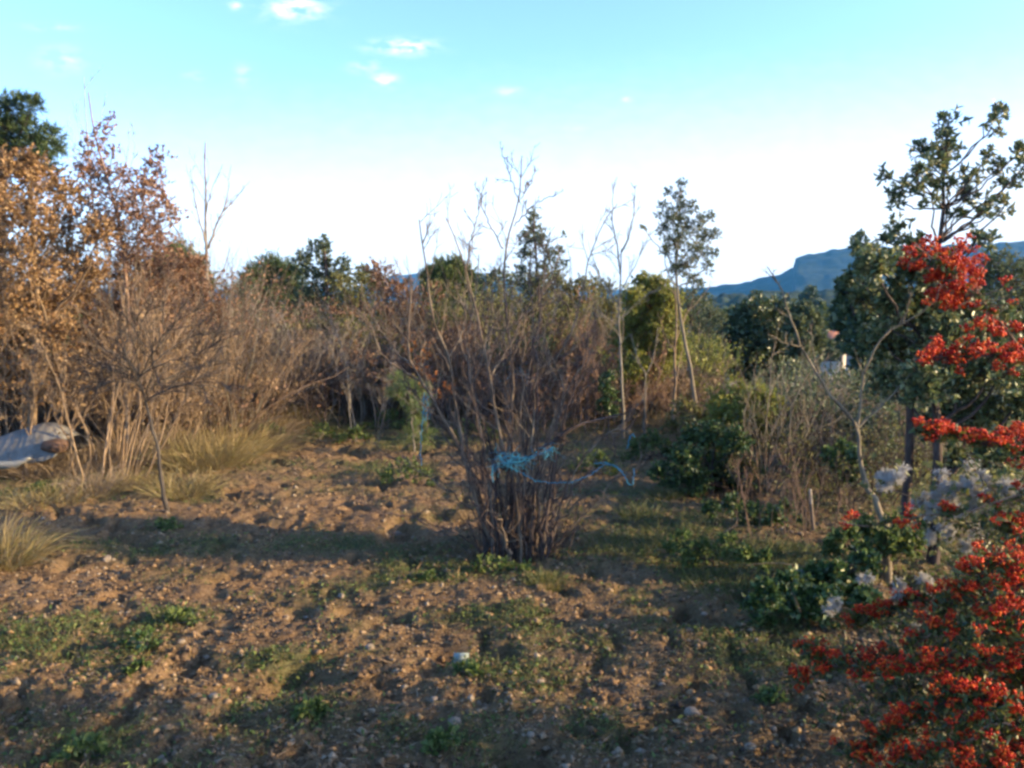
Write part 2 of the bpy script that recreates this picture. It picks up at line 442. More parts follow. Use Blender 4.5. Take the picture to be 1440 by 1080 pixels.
hill('far_ridge', 2600, [(-900, 410), (-300, 408), (200, 408), (500, 406), (550, 388), (595, 386), (640, 382), (690, 385), (740, 400), (820, 408), (880, 409), (960, 408), (1100, 410), (1700, 400), (2400, 405)], 900, 300, HM, 10, 1 / 60., zb=-40, seed=3, nx=900)
hill('mesa_hill', 1500, [(800, 425), (880, 412), (980, 407), (1040, 399), (1080, 391), (1098, 386), (1112, 378), (1116, 377), (1118, 364), (1124, 361), (1142, 358), (1178, 351), (1215, 347), (1250, 349), (1300, 347), (1400, 343), (1480, 340), (1700, 338), (2100, 350), (2600, 390)], 520, 250, HM, 9, 1 / 45., zb=-30, power=.8, seed=9, nx=1100)
hill('wooded_hill', 420, [(300, 432), (700, 428), (900, 424), (990, 419), (1060, 416), (1150, 414), (1250, 410), (1440, 404), (1800, 400), (2600, 415)], 250, 100, HM2, 5, 1 / 9., nx=700, zb=-10, power=.9, seed=21)

# ------------------------------------------------------------------ plant kinds
def foliage_tree(name, label, cat, base_px, D, blobs, leaf, mats, trunk_r=.06, n=40, ln=.06, wd=.035, group=None, depth=1.0, seed=1,
                 trunk=None, needle=False, base=None, lens=False, twig_r=.0045, per=9, droop=.0, crownname='crown', jitterD=.25, open_=0.35):
    """trunk (with limbs and twigs) + crown of leaves set on twigs in clumps. blobs: (px,py,r_px[,dD])"""
    rng = np.random.RandomState(seed)
    b = foot(base_px, D) if base is None else np.asarray(base)
    e = thing(name, b, label, cat, group)
    s = scale(D)
    T = MB(); L = MB()
    cs = []; rs = []
    for bl in blobs:
        dd = bl[3] if len(bl) > 3 else rng.uniform(-1, 1) * jitterD * depth
        p = at(bl[0], bl[1], D + dd); cs.append(p); rs.append(bl[2] * s)
    cs = np.array(cs); rs = np.array(rs)
    top = cs[cs[:, 2].argmax()]
    tp = [b] + [at(x, y, D) for x, y in trunk] if trunk else [b, b * .4 + np.array([cs[:, 0].mean(), D, cs[:, 2].mean()]) * .6, top]
    TP = resample(tp, 14, rng, .008)
    T.tubes(TP, np.linspace(trunk_r, trunk_r * .25, 14), 8)
    # limbs to each blob
    for c, r in zip(cs, rs):
        zt = np.clip(c[2] - np.linalg.norm(c[:2] - TP[:, :2].mean(0)) * .7 - r * .5, TP[:, 2].min() + .25 * np.ptp(TP[:, 2]), None)
        k = int(np.abs(TP[:, 2] - zt).argmin()); k = min(k, 12)
        a = TP[k]; mid = (a + c) / 2 + rng.normal(0, .06, 3) * np.linalg.norm(c - a) - np.array([0, 0, .06 * np.linalg.norm(c - a)])
        r0 = max(trunk_r * (1 - .75 * k / 13) * .55, twig_r * 1.6)
        T.tubes(resample([a, mid, c], 8, rng, .01), np.linspace(r0, twig_r * 1.2, 8), 5)
    # twigs out of each blob
    cnt = np.maximum(4, (n * (rs / rs.mean()) ** 1.7)).astype(int)
    k = np.repeat(np.arange(len(cs)), cnt); K = len(k)
    u = nrm(rng.normal(size=(K, 3))); u[:, 1] *= depth
    P = cs[k] + u * (rs[k] * rng.uniform(0, open_ + .2, K))[:, None]
    Dn = u + np.array([0, 0, .35])
    pts, rad = run(P, Dn, rs[k] * rng.uniform(.35, 1.0, K) * .85, twig_r, 4, rng, .2, .08 - droop, .5)
    T.tubes(pts, rad, 3)
    m = K * per; kk = np.repeat(np.arange(K), per); t = rng.uniform(.15, 1, m) ** .8
    lp, ld, _ = sample(pts, t, kk)
    if needle:
        d = nrm(ld + rng.normal(0, .55, (m, 3)))
        L.blades(lp, d, ln * rng.uniform(.7, 1.2, m), wd, .05, rng)
    else:
        d = nrm(ld * .6 + rng.normal(0, .7, (m, 3)) - np.array([0, 0, droop]))
        sz = rng.uniform(.65, 1.25, m)
        L.leaves(lp, d, ln * sz, wd * sz, rng, lens=lens)
    T.build('trunk', mats, e, True)
    L.build(crownname, leaf, e)
    return e

def bare_bush(name, label, cat, base_px, D, top_py, spread_px, nst, mat, seed, r=.012, lv=(7, 6), twr=.0022, lean=(0, 0), base_w=.25, group=None,
              leaf=None, leafn=0, ln=.035, wander=.09, trop=.03, angs=(.55, .6), depth=1., base=None):
    rng = np.random.RandomState(seed)
    b = foot(base_px, D) if base is None else base; twr *= 1.45
    e = thing(name, b, label, cat, group)
    s = scale(D)
    ht = float(at(base_px, top_py, D)[2] - b[2]); sp = spread_px * s
    th = rng.uniform(0, 2 * np.pi, nst); rr = np.sqrt(rng.uniform(0, 1, nst))
    off = np.stack([np.cos(th) * rr, np.sin(th) * rr * depth, 0 * th], 1)
    P = b + off * base_w + np.array([0, 0, -.02])
    tipz = ht * rng.uniform(.62, 1.0, nst) * (1 - .25 * rr)
    tips = np.stack([off[:, 0] * sp + lean[0], off[:, 1] * sp * .9 + lean[1], tipz], 1)
    Dn = nrm(tips - off * base_w * .3)
    pts, rad = run(P, Dn, np.linalg.norm(tips, axis=1), r * rng.uniform(.6, 1.15, nst), 10, rng, wander, trop, .22)
    lev = [(pts, rad, np.arange(nst), 5)]
    p1, d1, L1, r1, k1 = spawn(pts, rad, lv[0], rng, .22, .97, angs[0], .42, .6)
    q1, s1 = run(p1, d1, L1, np.maximum(r1, twr * 1.4), 6, rng, wander * 1.2, .06, .4)
    lev.append((q1, s1, k1, 4))
    if lv[1]:
        p2, d2, L2, r2, k2 = spawn(q1, s1, lv[1], rng, .15, .98, angs[1], .5, .7)
        q2, s2 = run(p2, d2, L2, twr, 4, rng, wander * 1.4, .05, .6)
        lev.append((q2, s2, k1[k2], 3))
    for k in range(nst):
        mb = MB()
        for q, ss, own, sd in lev:
            w = own == k
            mb.tubes(q[w], ss[w], sd)
        mb.build('stem', mat, e, True)
    if leaf is not None and leafn:
        q = lev[-1][0]; m = leafn; kk = rng.randint(0, len(q), m); t = rng.uniform(.2, 1, m)
        lp, ld, _ = sample(q, t, kk)
        # clumped
        L = MB(); sz = rng.uniform(.6, 1.2, m)
        L.leaves(lp, nrm(ld * .4 + rng.normal(0, .7, (m, 3)) - [0, 0, .3]), ln * sz, ln * .6 * sz, rng)
        L.build('foliage', leaf, e)
    return e

def tuft(name, label, cat, base, h, spread, n, mat, seed, w=.004, bend=.5, group=None, part='blade', asym=(0, 0)):
    rng = np.random.RandomState(seed)
    th = rng.uniform(0, 2 * np.pi, n); rr = np.sqrt(rng.uniform(0, 1, n)) * spread * .4
    P = np.stack([np.cos(th) * rr, np.sin(th) * rr, -.02 + 0 * th], 1) + np.asarray(base)
    P[:, 2] = gz(P[:, 0], P[:, 1]) - .015
    D = np.stack([np.cos(th) * rr / (spread * .4) * .6 + rng.normal(0, .42, n) + asym[0], np.sin(th) * rr / (spread * .4) * .6 + rng.normal(0, .42, n) + asym[1], np.ones(n)], 1)
    mb = MB().blades(P, D, h * rng.uniform(.25, 1.1, n), w * rng.uniform(.6, 1.3, n), bend * rng.uniform(.1, 2.0, n), rng)
    o = mb.build(name, mat, None, origin=np.asarray(base, float))
    return tag(o, label, cat, group)

# ================================================================== LEFT SIDE
foliage_tree('pine_tree', 'tall dark green pine rising behind the golden oak at the far left', 'tree', -10, 17,
             [(15, 150, 22), (45, 150, 20), (20, 185, 30), (70, 195, 22), (45, 205, 24), (-25, 170, 40), (-40, 220, 50), (80, 210, 14), (10, 215, 30), (40, 175, 16), (-60, 130, 35), (60, 225, 22)],
             M['pine'], M['bark_dark'], .14, 110, .13, .013, seed=11, needle=True, per=16, trunk=[(0, 400), (10, 150)])
foliage_tree('oak_tree', 'golden brown leaved oak filling the left edge, the fullest crown there', 'tree', 40, 10.2,
             [(15, 250, 42), (60, 255, 36), (95, 275, 30), (-30, 260, 60), (30, 310, 50), (85, 320, 42), (-30, 350, 60), (40, 370, 52), (100, 370, 40), (140, 330, 30), (0, 420, 50), (60, 430, 48), (110, 420, 36), (20, 480, 46), (80, 470, 34), (-40, 460, 60), (130, 390, 30), (-20, 530, 50), (50, 525, 34), (40, 228, 22), (0, 232, 26)],
             M['oak_gold'], M['bark_tan'], .06, 110, .048, .03, seed=12, per=11, trunk=[(45, 560), (55, 420), (40, 250)], depth=1.3, jitterD=.8, twig_r=.0045)
foliage_tree('oak_tree', 'slender russet oak with thin top leaves standing out against the sky', 'tree', 195, 11,
             [(157, 168, 9), (140, 185, 12), (128, 205, 14), (135, 235, 22), (150, 262, 24), (115, 245, 16), (222, 225, 16), (214, 250, 20), (195, 262, 18), (228, 280, 18), (200, 290, 26), (170, 300, 24), (245, 305, 13), (215, 320, 26), (180, 340, 30), (145, 320, 26), (225, 345, 20), (120, 285, 22), (175, 245, 12), (160, 215, 9)],
             M['oak_russet'], M['bark_red'], .035, 50, .045, .026, seed=13, per=7, trunk=[(190, 560), (180, 430), (168, 300), (135, 205), (124, 130)], jitterD=.35, open_=.8, twig_r=.0042)
foliage_tree('oak_tree', 'rounded rusty tan oak between the russet oak and the tall bare tree', 'tree', 250, 12.5,
             [(215, 380, 34), (250, 400, 36), (280, 420, 30), (200, 420, 36), (240, 450, 36), (290, 460, 28), (170, 400, 30), (265, 375, 24), (205, 470, 34), (160, 450, 30), (310, 440, 18), (180, 370, 24)],
             M['oak_brown'], M['bark_red'], .05, 110, .055, .032, seed=14, per=8, depth=1.2, jitterD=.6, open_=.6)
foliage_tree('pine_tree', 'round topped green pine half hidden behind the rusty tan oak', 'tree', 250, 22,
             [(250, 362, 24), (235, 375, 24), (270, 375, 24), (225, 400, 30), (280, 400, 24), (255, 395, 34)],
             M['pine_olive'], M['bark_dark'], .12, 240, .14, .017, seed=15, needle=True, per=16)
# tall bare tree left
def bare_tree(name, label, base_px, D, paths, mat, seed, r=.04, twigs=(7, 5), cat='bare tree', lf=.35, twr=.0022, group=None, split=True, t0=.35, ang=.6, dj=.25, trop=.07, tipr=.26, wander=.10):
    """traced trunk and limbs: the first path is the trunk, the rest are limbs; each limb with its twigs is a part"""
    rng = np.random.RandomState(seed); twr *= 1.5
    b = foot(base_px, D)
    e = thing(name, b, label, cat, group)
    for k, path in enumerate(paths):
        rr = r; q = path
        if isinstance(path, tuple): q, rr = path
        z0 = rng.uniform(-1, 1) * dj if k else 0
        P = [at(p[0], p[1], D + (p[2] if len(p) > 2 else z0 * i / max(1, len(q) - 1))) for i, p in enumerate(q)]
        if k == 0: P = [b] + P
        pts = resample(P, 14, rng, .006)[None]; rad = np.linspace(rr, rr * tipr, 14)[None]
        mb = MB().tubes(pts, rad, 7)
        if twigs[0]:
            p1, d1, L1, r1, k1 = spawn(pts, rad, twigs[0], rng, t0 if k == 0 else .12, .98, ang, lf, .5)
            q1, s1 = run(p1, d1, L1, np.maximum(r1, twr * 1.4), 6, rng, wander, trop, .4)
            mb.tubes(q1, s1, 4)
            if twigs[1]:
                p2, d2, L2, r2, k2 = spawn(q1, s1, twigs[1], rng, .15, .98, .6, .45, .7)
                q2, s2 = run(p2, d2, L2, twr, 4, rng, wander * 1.3, .06, .6)
                mb.tubes(q2, s2, 3)
        mb.build('trunk' if k == 0 else 'branch', mat, e, True)
    return e
bare_tree('bare_tree', 'tall leafless tree with upright forks beside the rusty tan oak', 300, 13.5,
          [([(298, 520), (292, 420), (291, 340), (288, 290), (289, 200)], .046), ([(293, 350), (305, 315), (318, 290), (325, 232)], .02), ([(291, 345), (280, 310), (272, 270), (268, 235)], .017), ([(292, 380), (262, 350), (235, 300), (225, 270)], .017), ([(312, 300), (335, 275), (352, 255)], .013), ([(290, 300), (300, 260), (312, 235)], .012)],
          M['bark_grey'], 21, twigs=(7, 3), lf=.22, twr=.0028)
bare_tree('bare_tree', 'thin bare whip tree reaching above the russet oak into the blue', 140, 11.6,
          [([(142, 480), (135, 330), (122, 200), (118, 108)], .022), ([(125, 220), (140, 175), (150, 130)], .007), ([(128, 250), (105, 215), (98, 160)], .006), ([(150, 300), (170, 260), (183, 205), (180, 185)], .009), ([(168, 270), (190, 220), (186, 175)], .007)],
          M['bark_grey'], 22, twigs=(6, 3), lf=.18, twr=.0026)
# canes
bare_bush('bare_shrub', 'clump of long pale leaning canes in front of the golden oak', 'bare shrub', 150, 9.3, 330, 95, 24, M['bark_tan'], 31, .013, (5, 6), lean=(.28, 0), base_w=.42, leaf=M['tan_leaf'], leafn=1200, ln=.045)
bare_bush('bare_shrub', 'arching brown bush at the left edge above the grey sheet', 'bare shrub', 30, 9.6, 340, 110, 16, M['bark_tan'], 32, .013, (6, 6), lean=(.1, 0), base_w=.4, leaf=M['oak_gold'], leafn=1100, ln=.06)
bare_bush('bare_shrub', 'dense tan twiggy bush behind the leaning sapling', 'bare shrub', 215, 10.6, 390, 110, 22, M['bark_tan'], 33, .011, (8, 8), base_w=.5, leaf=M['tan_leaf'], leafn=2600, ln=.045)
bare_bush('bare_shrub', 'pinkish tan twiggy bush right of the leaning sapling', 'bare shrub', 310, 12, 415, 100, 22, M['bark_tan'], 34, .011, (8, 9), base_w=.6, leaf=M['tan_leaf'], leafn=2200, ln=.04)
foliage_tree('bush', 'dull green bush showing between the canes at the left edge', 'bush', 50, 10.9,
             [(5, 445, 26), (35, 430, 24), (70, 440, 24), (95, 455, 20), (20, 475, 26), (60, 475, 26), (-20, 460, 30), (90, 490, 20), (15, 510, 26), (50, 515, 24)],
             M['olive'], M['bark_dark'], .02, 40, .05, .028, seed=35, per=7, open_=.7)
# sapling
def sapling():
    D = 7.7
    bare_tree('sapling', 'slender grey sapling with bowed trunk and umbrella of bare twigs', 233, D,
      [([(230, 700), (226, 655), (215, 600), (203, 560), (194, 527)], .024),
       ([(205, 565, 0), (225, 552, -.1), (262, 540, -.2), (300, 535, -.3), (335, 548, -.4)], .008),
       ([(195, 528, 0), (180, 505, .1), (170, 470, .15), (160, 440, .2)], .008),
       ([(195, 530, 0), (225, 500, .2), (270, 472, .4), (310, 455, .5)], .008),
       ([(196, 532, 0), (215, 495, -.2), (240, 455, -.3), (290, 430, -.4)], .007),
       ([(196, 535, 0), (165, 520, .2), (130, 515, .4), (95, 525, .5)], .007),
       ([(198, 540, 0), (170, 535, -.2), (135, 540, -.4), (110, 556, -.5)], .006),
       ([(200, 550, 0), (240, 530, .3), (290, 510, .6), (340, 505, .8)], .007),
       ([(195, 528, 0), (193, 490, -.1), (200, 450, -.2), (215, 425, -.25)], .007),
       ([(195, 530, 0), (160, 500, -.3), (125, 480, -.5), (100, 478, -.6)], .006),
       ([(196, 530, 0), (230, 510, -.4), (275, 500, -.7), (320, 485, -.9)], .006)],
      M['bark_sapling'], 41, twigs=(10, 7), lf=.5, twr=.0022, t0=.8, trop=-.01, cat='sapling', tipr=.3)
sapling()
# dry grass
for i, (px, py, h, sp, n, mt, lb) in enumerate([
        (-12, 800, .6, .62, 1300, 'dry_grass', 'big yellow dry grass tussock spilling in at the left edge'),
        (285, 660, .75, 1.1, 2000, 'dry_grass', 'sunlit straw coloured grass mound at the left edge of the soil'),
        (310, 640, .8, 1.4, 2400, 'dry_grass', 'low straw grass tuft where the soil narrows'),
        (340, 625, .8, 1.5, 2600, 'dead_grass', 'grey brown dead grass mound behind the straw tufts'),
        (395, 608, .8, 1.2, 1600, 'dry_grass', 'far straw mound at the back left corner in front of the dark bush'),
        (255, 700, .45, .7, 900, 'dry_grass', 'short straw tuft just right of the sapling foot'),
        (90, 668, .55, 1.3, 1800, 'dead_grass', 'brown dead grass in the shade behind the grey sheet and canes'),
        (195, 655, .75, 1.3, 2000, 'dead_grass', 'brown dead grass filling in behind the sapling and the canes'),
        (245, 650, .7, .9, 1200, 'dead_grass', 'tall brown dry grass behind the sapling trunk'),
        (130, 700, .5, .55, 600, 'dead_grass', 'brown standing dry grass under the leaning canes'),
        (180, 690, .36, .8, 700, 'dry_grass', 'yellowish dry grass at the feet of the canes'),
        (60, 715, .34, .9, 700, 'dry_grass', 'mixed dry grass below the grey sheet'),
        (380, 612, .6, .9, 800, 'dead_grass', 'pale dead grass at the back left corner of the soil')]):
    gx, gy = gpix(px, py)
    tuft('grass_tuft', lb, 'grass tuft', (gx, gy, float(gz(gx, gy)[0])), h, sp, n, M[mt], 60 + i, .0055 if i else .005, .8, 'dry grass tufts on the left')
# the grey sheet
def sheet():
    D = 9.0
    prof = [(-70, 640), (-30, 622), (0, 611), (15, 608), (26, 602), (36, 599), (48, 599), (58, 603), (66, 608), (73, 613), (79, 619)]
    b = foot(10, D)
    e = thing('covered_trough', b, 'grey sheet draped over a low trough with a rusty end at the left edge', 'trough')
    low = [(x, 649 - (11 * max(0, (x - 50) / 30) ** 1.5)) for x, _ in prof]
    dep = np.linspace(0, .75, 9)
    n = len(prof); rows = []
    rng = np.random.RandomState(5)
    for j, dy in enumerate(dep):
        k = math.sin(j / 8 * math.pi) ** .6
        rows.append([at(lo[0], lo[1] + 2, D) * 1 + (at(p[0], p[1], D) - at(lo[0], lo[1] + 2, D)) * k + np.array([0, dy, 0]) + rng.normal(0, .008, 3) * (0 < j < 8) for p, lo in zip(prof, low)])
    V = np.array(rows).reshape(-1, 3); i = np.arange(8)[:, None] * n + np.arange(n - 1)[None]
    # finer: front drop
    o = MB().add(V, None, np.stack([i, i + 1, i + n + 1, i + n], -1).reshape(-1, 4)).build('cover_sheet', M['sheet'], e, True)
    m = o.modifiers.new('s', 'SUBSURF'); m.levels = m.render_levels = 2
    m = o.modifiers.new('t', 'SOLIDIFY'); m.thickness = .012
    rim = np.array([at(x, 649 - 9 * max(0, (x - 20) / 25), D - .03) for x in np.linspace(-70, 42, 12)])
    r2 = np.array([at(x, 659 - 14 * max(0, (x - 20) / 25), D - .03) for x in np.linspace(-70, 42, 12)])
    V = np.concatenate([rim, r2, rim + [0, .5, 0], r2 + [0, .5, 0]]); k = np.arange(11)
    Q = np.concatenate([np.stack([k, k + 12, k + 13, k + 1], 1), np.stack([k, k + 1, k + 25, k + 24], 1), np.stack([k + 12, k + 36, k + 37, k + 13], 1), np.stack([k + 24, k + 25, k + 37, k + 36], 1)])
    MB().add(V, None, np.r_[Q, [[11, 23, 47, 35], [0, 24, 36, 12]]]).build('rim', M['sheet_rim'], e)
    c = at(83, 627, D + .05)
    a = np.linspace(0, 2 * np.pi, 13)[:-1]
    ring = lambda x, r: np.stack([np.full(12, x), np.cos(a) * r * 1.6, np.sin(a) * r], 1)
    V = np.concatenate([ring(-.16, .055), ring(-.03, .085), ring(.05, .07), ring(.066, .01)]) + c
    k = np.arange(12); k2 = (k + 1) % 12
    Q = np.concatenate([np.stack([k + 12 * j, k2 + 12 * j, k2 + 12 * (j + 1), k + 12 * (j + 1)], 1) for j in range(3)])
    MB().add(V, None, Q).build('rusty_end', M['rust'], e, True)
    MB().tubes([resample([at(x, 640, D + dy), np.array([at(x, 640, D)[0], D + dy, b[2] - .02])], 4) for x in (-40, 30) for dy in (.12, .55)], np.full((4, 4), .025), 6).build('support', M['wood'], e)
sheet()

# ================================================================== BACK HEDGE
foliage_tree('pine_tree', 'dark round headed pine left of the grey oak at the back', 'tree', 385, 23,
             [(385, 382, 26), (360, 395, 26), (410, 390, 24), (350, 420, 28), (385, 415, 34), (415, 420, 26), (370, 450, 34), (400, 460, 34), (345, 460, 28), (420, 470, 26), (380, 495, 30)],
             M['pine'], M['bark_dark'], .13, 240, .14, .017, seed=51, needle=True, per=16)
foliage_tree('evergreen_oak', 'ragged grey green evergreen oak next to the dark round pine', 'tree', 460, 20,
             [(445, 350, 14), (455, 345, 12), (430, 365, 15), (460, 375, 18), (485, 368, 10), (440, 390, 22), (480, 395, 18), (510, 385, 12), (460, 420, 28), (500, 420, 20), (435, 430, 26), (490, 450, 28), (525, 400, 12), (455, 465, 30)],
             M['olive'], M['bark_dark'], .09, 70, .08, .05, seed=52, per=8, open_=.6)
foliage_tree('oak_tree', 'brown leaved young oak in the middle of the back hedge', 'tree', 555, 16,
             [(525, 378, 14), (540, 390, 18), (560, 405, 18), (580, 420, 18), (540, 420, 22), (570, 440, 22), (600, 440, 16), (545, 460, 22), (590, 465, 20), (615, 410, 12), (560, 485, 22), (610, 470, 16)],
             M['oak_brown'], M['bark_red'], .045, 60, .055, .034, seed=53, per=7, open_=.65)
foliage_tree('pine_tree', 'bright green dome shaped pine behind the bare shrub', 'tree', 632, 25,
             [(620, 382, 20), (640, 380, 20), (605, 392, 18), (655, 392, 18), (630, 395, 26), (668, 405, 16), (645, 412, 28), (610, 415, 24), (670, 430, 22), (640, 440, 30), (615, 450, 24), (660, 455, 24)],
             M['pine_olive'], M['bark_dark'], .13, 240, .14, .017, seed=54, needle=True, per=16)
foliage_tree('evergreen_oak', 'narrow evergreen oak showing above the olive bush behind the bare shrub', 'tree', 757, 15,
             [(750, 305, 9), (752, 322, 15), (740, 338, 13), (758, 340, 14), (742, 362, 14), (735, 380, 12), (770, 362, 13), (785, 352, 8), (768, 380, 14), (790, 372, 8), (748, 400, 16), (780, 390, 9), (792, 330, 4)],
             M['olive'], M['bark_dark'], .05, 42, .045, .028, seed=55, per=7, open_=.65)
foliage_tree('bush', 'olive yellow round bush behind the bare shrub', 'bush', 775, 17,
             [(750, 405, 20), (780, 402, 22), (800, 415, 18), (765, 430, 26), (795, 440, 24), (745, 440, 24), (775, 460, 26), (810, 455, 18), (815, 400, 9), (760, 485, 24), (800, 490, 22)],
             M['olivegold'], M['bark_dark'], .06, 90, .06, .036, seed=56, per=8, open_=.6)
foliage_tree('bush', 'small bush with orange autumn leaves seen through the bare shrub', 'bush', 600, 12.6,
             [(585, 495, 14), (600, 500, 14), (590, 520, 10), (608, 528, 10), (592, 548, 12), (630, 545, 9), (612, 555, 10)],
             M['orange'], M['bark_red'], .02, 12, .06, .035, seed=57, per=4, open_=.7)
foliage_tree('bush', 'small reddish bush low behind the right half of the bare shrub', 'bush', 765, 12.8,
             [(745, 540, 14), (765, 550, 14), (785, 545, 12), (755, 570, 14), (790, 570, 12)], M['oak_russet'], M['bark_red'], .02, 16, .045, .026, seed=58, per=4, open_=.7)
foliage_tree('tree', 'dense olive green tree behind the thin pale sapling', 'tree', 505, 18,
             [(480, 400, 18), (508, 396, 18), (530, 408, 20), (495, 428, 26), (525, 445, 26), (478, 455, 26), (505, 475, 28), (540, 470, 22)],
             M['olivegold'], M['bark_dark'], .06, 80, .06, .036, seed=151, per=8, open_=.65, jitterD=.6)
foliage_tree('tree', 'brownish green tree filling the skyline behind the middle of the bare shrub', 'tree', 695, 18.5,
             [(682, 396, 16), (702, 391, 18), (722, 400, 16), (690, 420, 24), (715, 430, 24), (670, 436, 22), (700, 460, 26), (730, 460, 24)],
             M['olive'], M['bark_dark'], .06, 80, .06, .036, seed=152, per=8, open_=.65, jitterD=.6)
foliage_tree('tree', 'yellowish green tree filling the skyline left of the pale bare trunk', 'tree', 836, 17.5,
             [(815, 408, 15), (835, 402, 15), (852, 412, 16), (825, 430, 22), (855, 440, 20), (840, 465, 24), (865, 470, 20)],
             M['olivegold'], M['bark_dark'], .06, 80, .055, .034, seed=153, per=8, open_=.65, jitterD=.6)
foliage_tree('tree', 'dark green tree left of the dark round headed pine', 'tree', 338, 19,
             [(325, 408, 16), (346, 415, 16), (320, 435, 22), (350, 450, 24), (335, 475, 26), (310, 460, 20)],
             M['holm'], M['bark_dark'], .06, 80, .06, .036, seed=154, per=8, open_=.65, jitterD=.6)
foliage_tree('tree', 'hazy green tree behind the tall slim evergreen trunk', 'tree', 985, 19,
             [(965, 420, 16), (985, 428, 18), (1000, 445, 18), (970, 450, 22), (990, 475, 22), (955, 480, 20), (1000, 500, 20)],
             M['olive'], M['bark_dark'], .06, 80, .06, .036, seed=155, per=8, open_=.65, jitterD=.6)
# leafy thin trees right of the shrub
bare_tree('bare_tree', 'tall pale trunked bare tree just right of the shrub', 877, 12,
          [([(876, 560), (872, 500), (870, 440), (872, 380), (874, 350)], .029), ([(873, 385), (868, 345), (860, 310), (862, 270), (866, 252)], .014), ([(874, 355), (885, 330), (893, 295), (892, 262)], .013), ([(871, 430), (850, 400), (832, 360), (826, 335)], .011), ([(872, 410), (890, 380), (905, 345), (915, 325)], .009), ([(870, 455), (890, 430), (915, 410), (935, 405)], .009), ([(871, 460), (845, 440), (825, 405), (815, 385)], .009)],
          M['bark_pale'], 61, twigs=(8, 4), lf=.26, twr=.0026, t0=.5)
foliage_tree('ivy_clump', 'dark ivy clump clinging to the pale bare trunk', 'ivy', 853, 11.9, [(850, 545, 13), (858, 560, 13), (848, 572, 12), (856, 530, 9), (862, 578, 10)],
             M['dark_green'], M['bark_dark'], .012, 40, .045, .036, seed=62, per=6, trunk=[(858, 580), (856, 530)], jitterD=.08)
foliage_tree('tree', 'airy yellow green tree between the bare trunk and the tall evergreen', 'tree', 907, 13.2,
             [(905, 398, 13), (925, 405, 16), (890, 420, 16), (915, 430, 22), (940, 425, 18), (895, 455, 22), (930, 460, 24), (880, 480, 20), (910, 490, 22), (945, 490, 18), (890, 515, 18), (925, 520, 18), (950, 450, 14), (900, 545, 12)],
             M['yellowgreen'], M['bark_tan'], .04, 150, .062, .032, seed=63, per=7, open_=.7, trunk=[(905, 540), (910, 480), (910, 400)], jitterD=.5)
foliage_tree('evergreen_tree', 'tall slim evergreen with a fan of upright leafy twigs', 'tree', 980, 12,
             [(958, 258, 7), (955, 275, 9), (940, 270, 7), (935, 290, 9), (960, 295, 13), (945, 310, 16), (975, 290, 9), (985, 310, 11), (1000, 305, 8), (965, 325, 18), (990, 335, 14), (1005, 330, 9), (930, 325, 10), (950, 345, 18), (980, 355, 16), (1005, 355, 8), (935, 355, 9), (965, 375, 16), (995, 375, 9), (950, 380, 12), (975, 395, 11), (905, 322, 5), (985, 400, 7), (925, 300, 5)],
             M['olive'], M['bark_fig'], .034, 34, .045, .017, seed=64, per=7, open_=.6, trunk=[(978, 560), (966, 490), (955, 430), (950, 380), (957, 262)], jitterD=.3)
bare_tree('bare_tree', 'thin bent bare trunk between the yellow green tree and the evergreen', 943, 12.2,
          [([(950, 560), (948, 500), (952, 450), (948, 400)], .03), ([(950, 480), (965, 440), (985, 420), (1005, 395)], .01), ([(950, 500), (935, 470), (925, 440)], .009)], M['bark_tan'], 65, twigs=(5, 3), lf=.25, twr=.0026)
bare_tree('bare_tree', 'short pale forked trunk in front of the yellow green tree', 906, 12.3,
          [([(907, 560), (908, 525)], .021), ([(908, 528), (895, 500), (888, 470)], .011), ([(908, 528), (920, 500), (925, 460)], .010)], M['bark_pale'], 66, twigs=(5, 3), lf=.3, twr=.0026)
bare_tree('sapling', 'thin pale sapling standing alone at the back edge of the soil', 493, 12.4,
          [([(492, 580), (490, 540), (487, 510)], .016), ([(487, 515), (478, 480), (466, 450), (455, 425)], .007), ([(487, 515), (492, 480), (503, 455)], .006), ([(490, 545), (500, 520), (505, 500)], .005)], M['bark_pale'], 67, twigs=(5, 3), lf=.28, twr=.0024, cat='sapling')
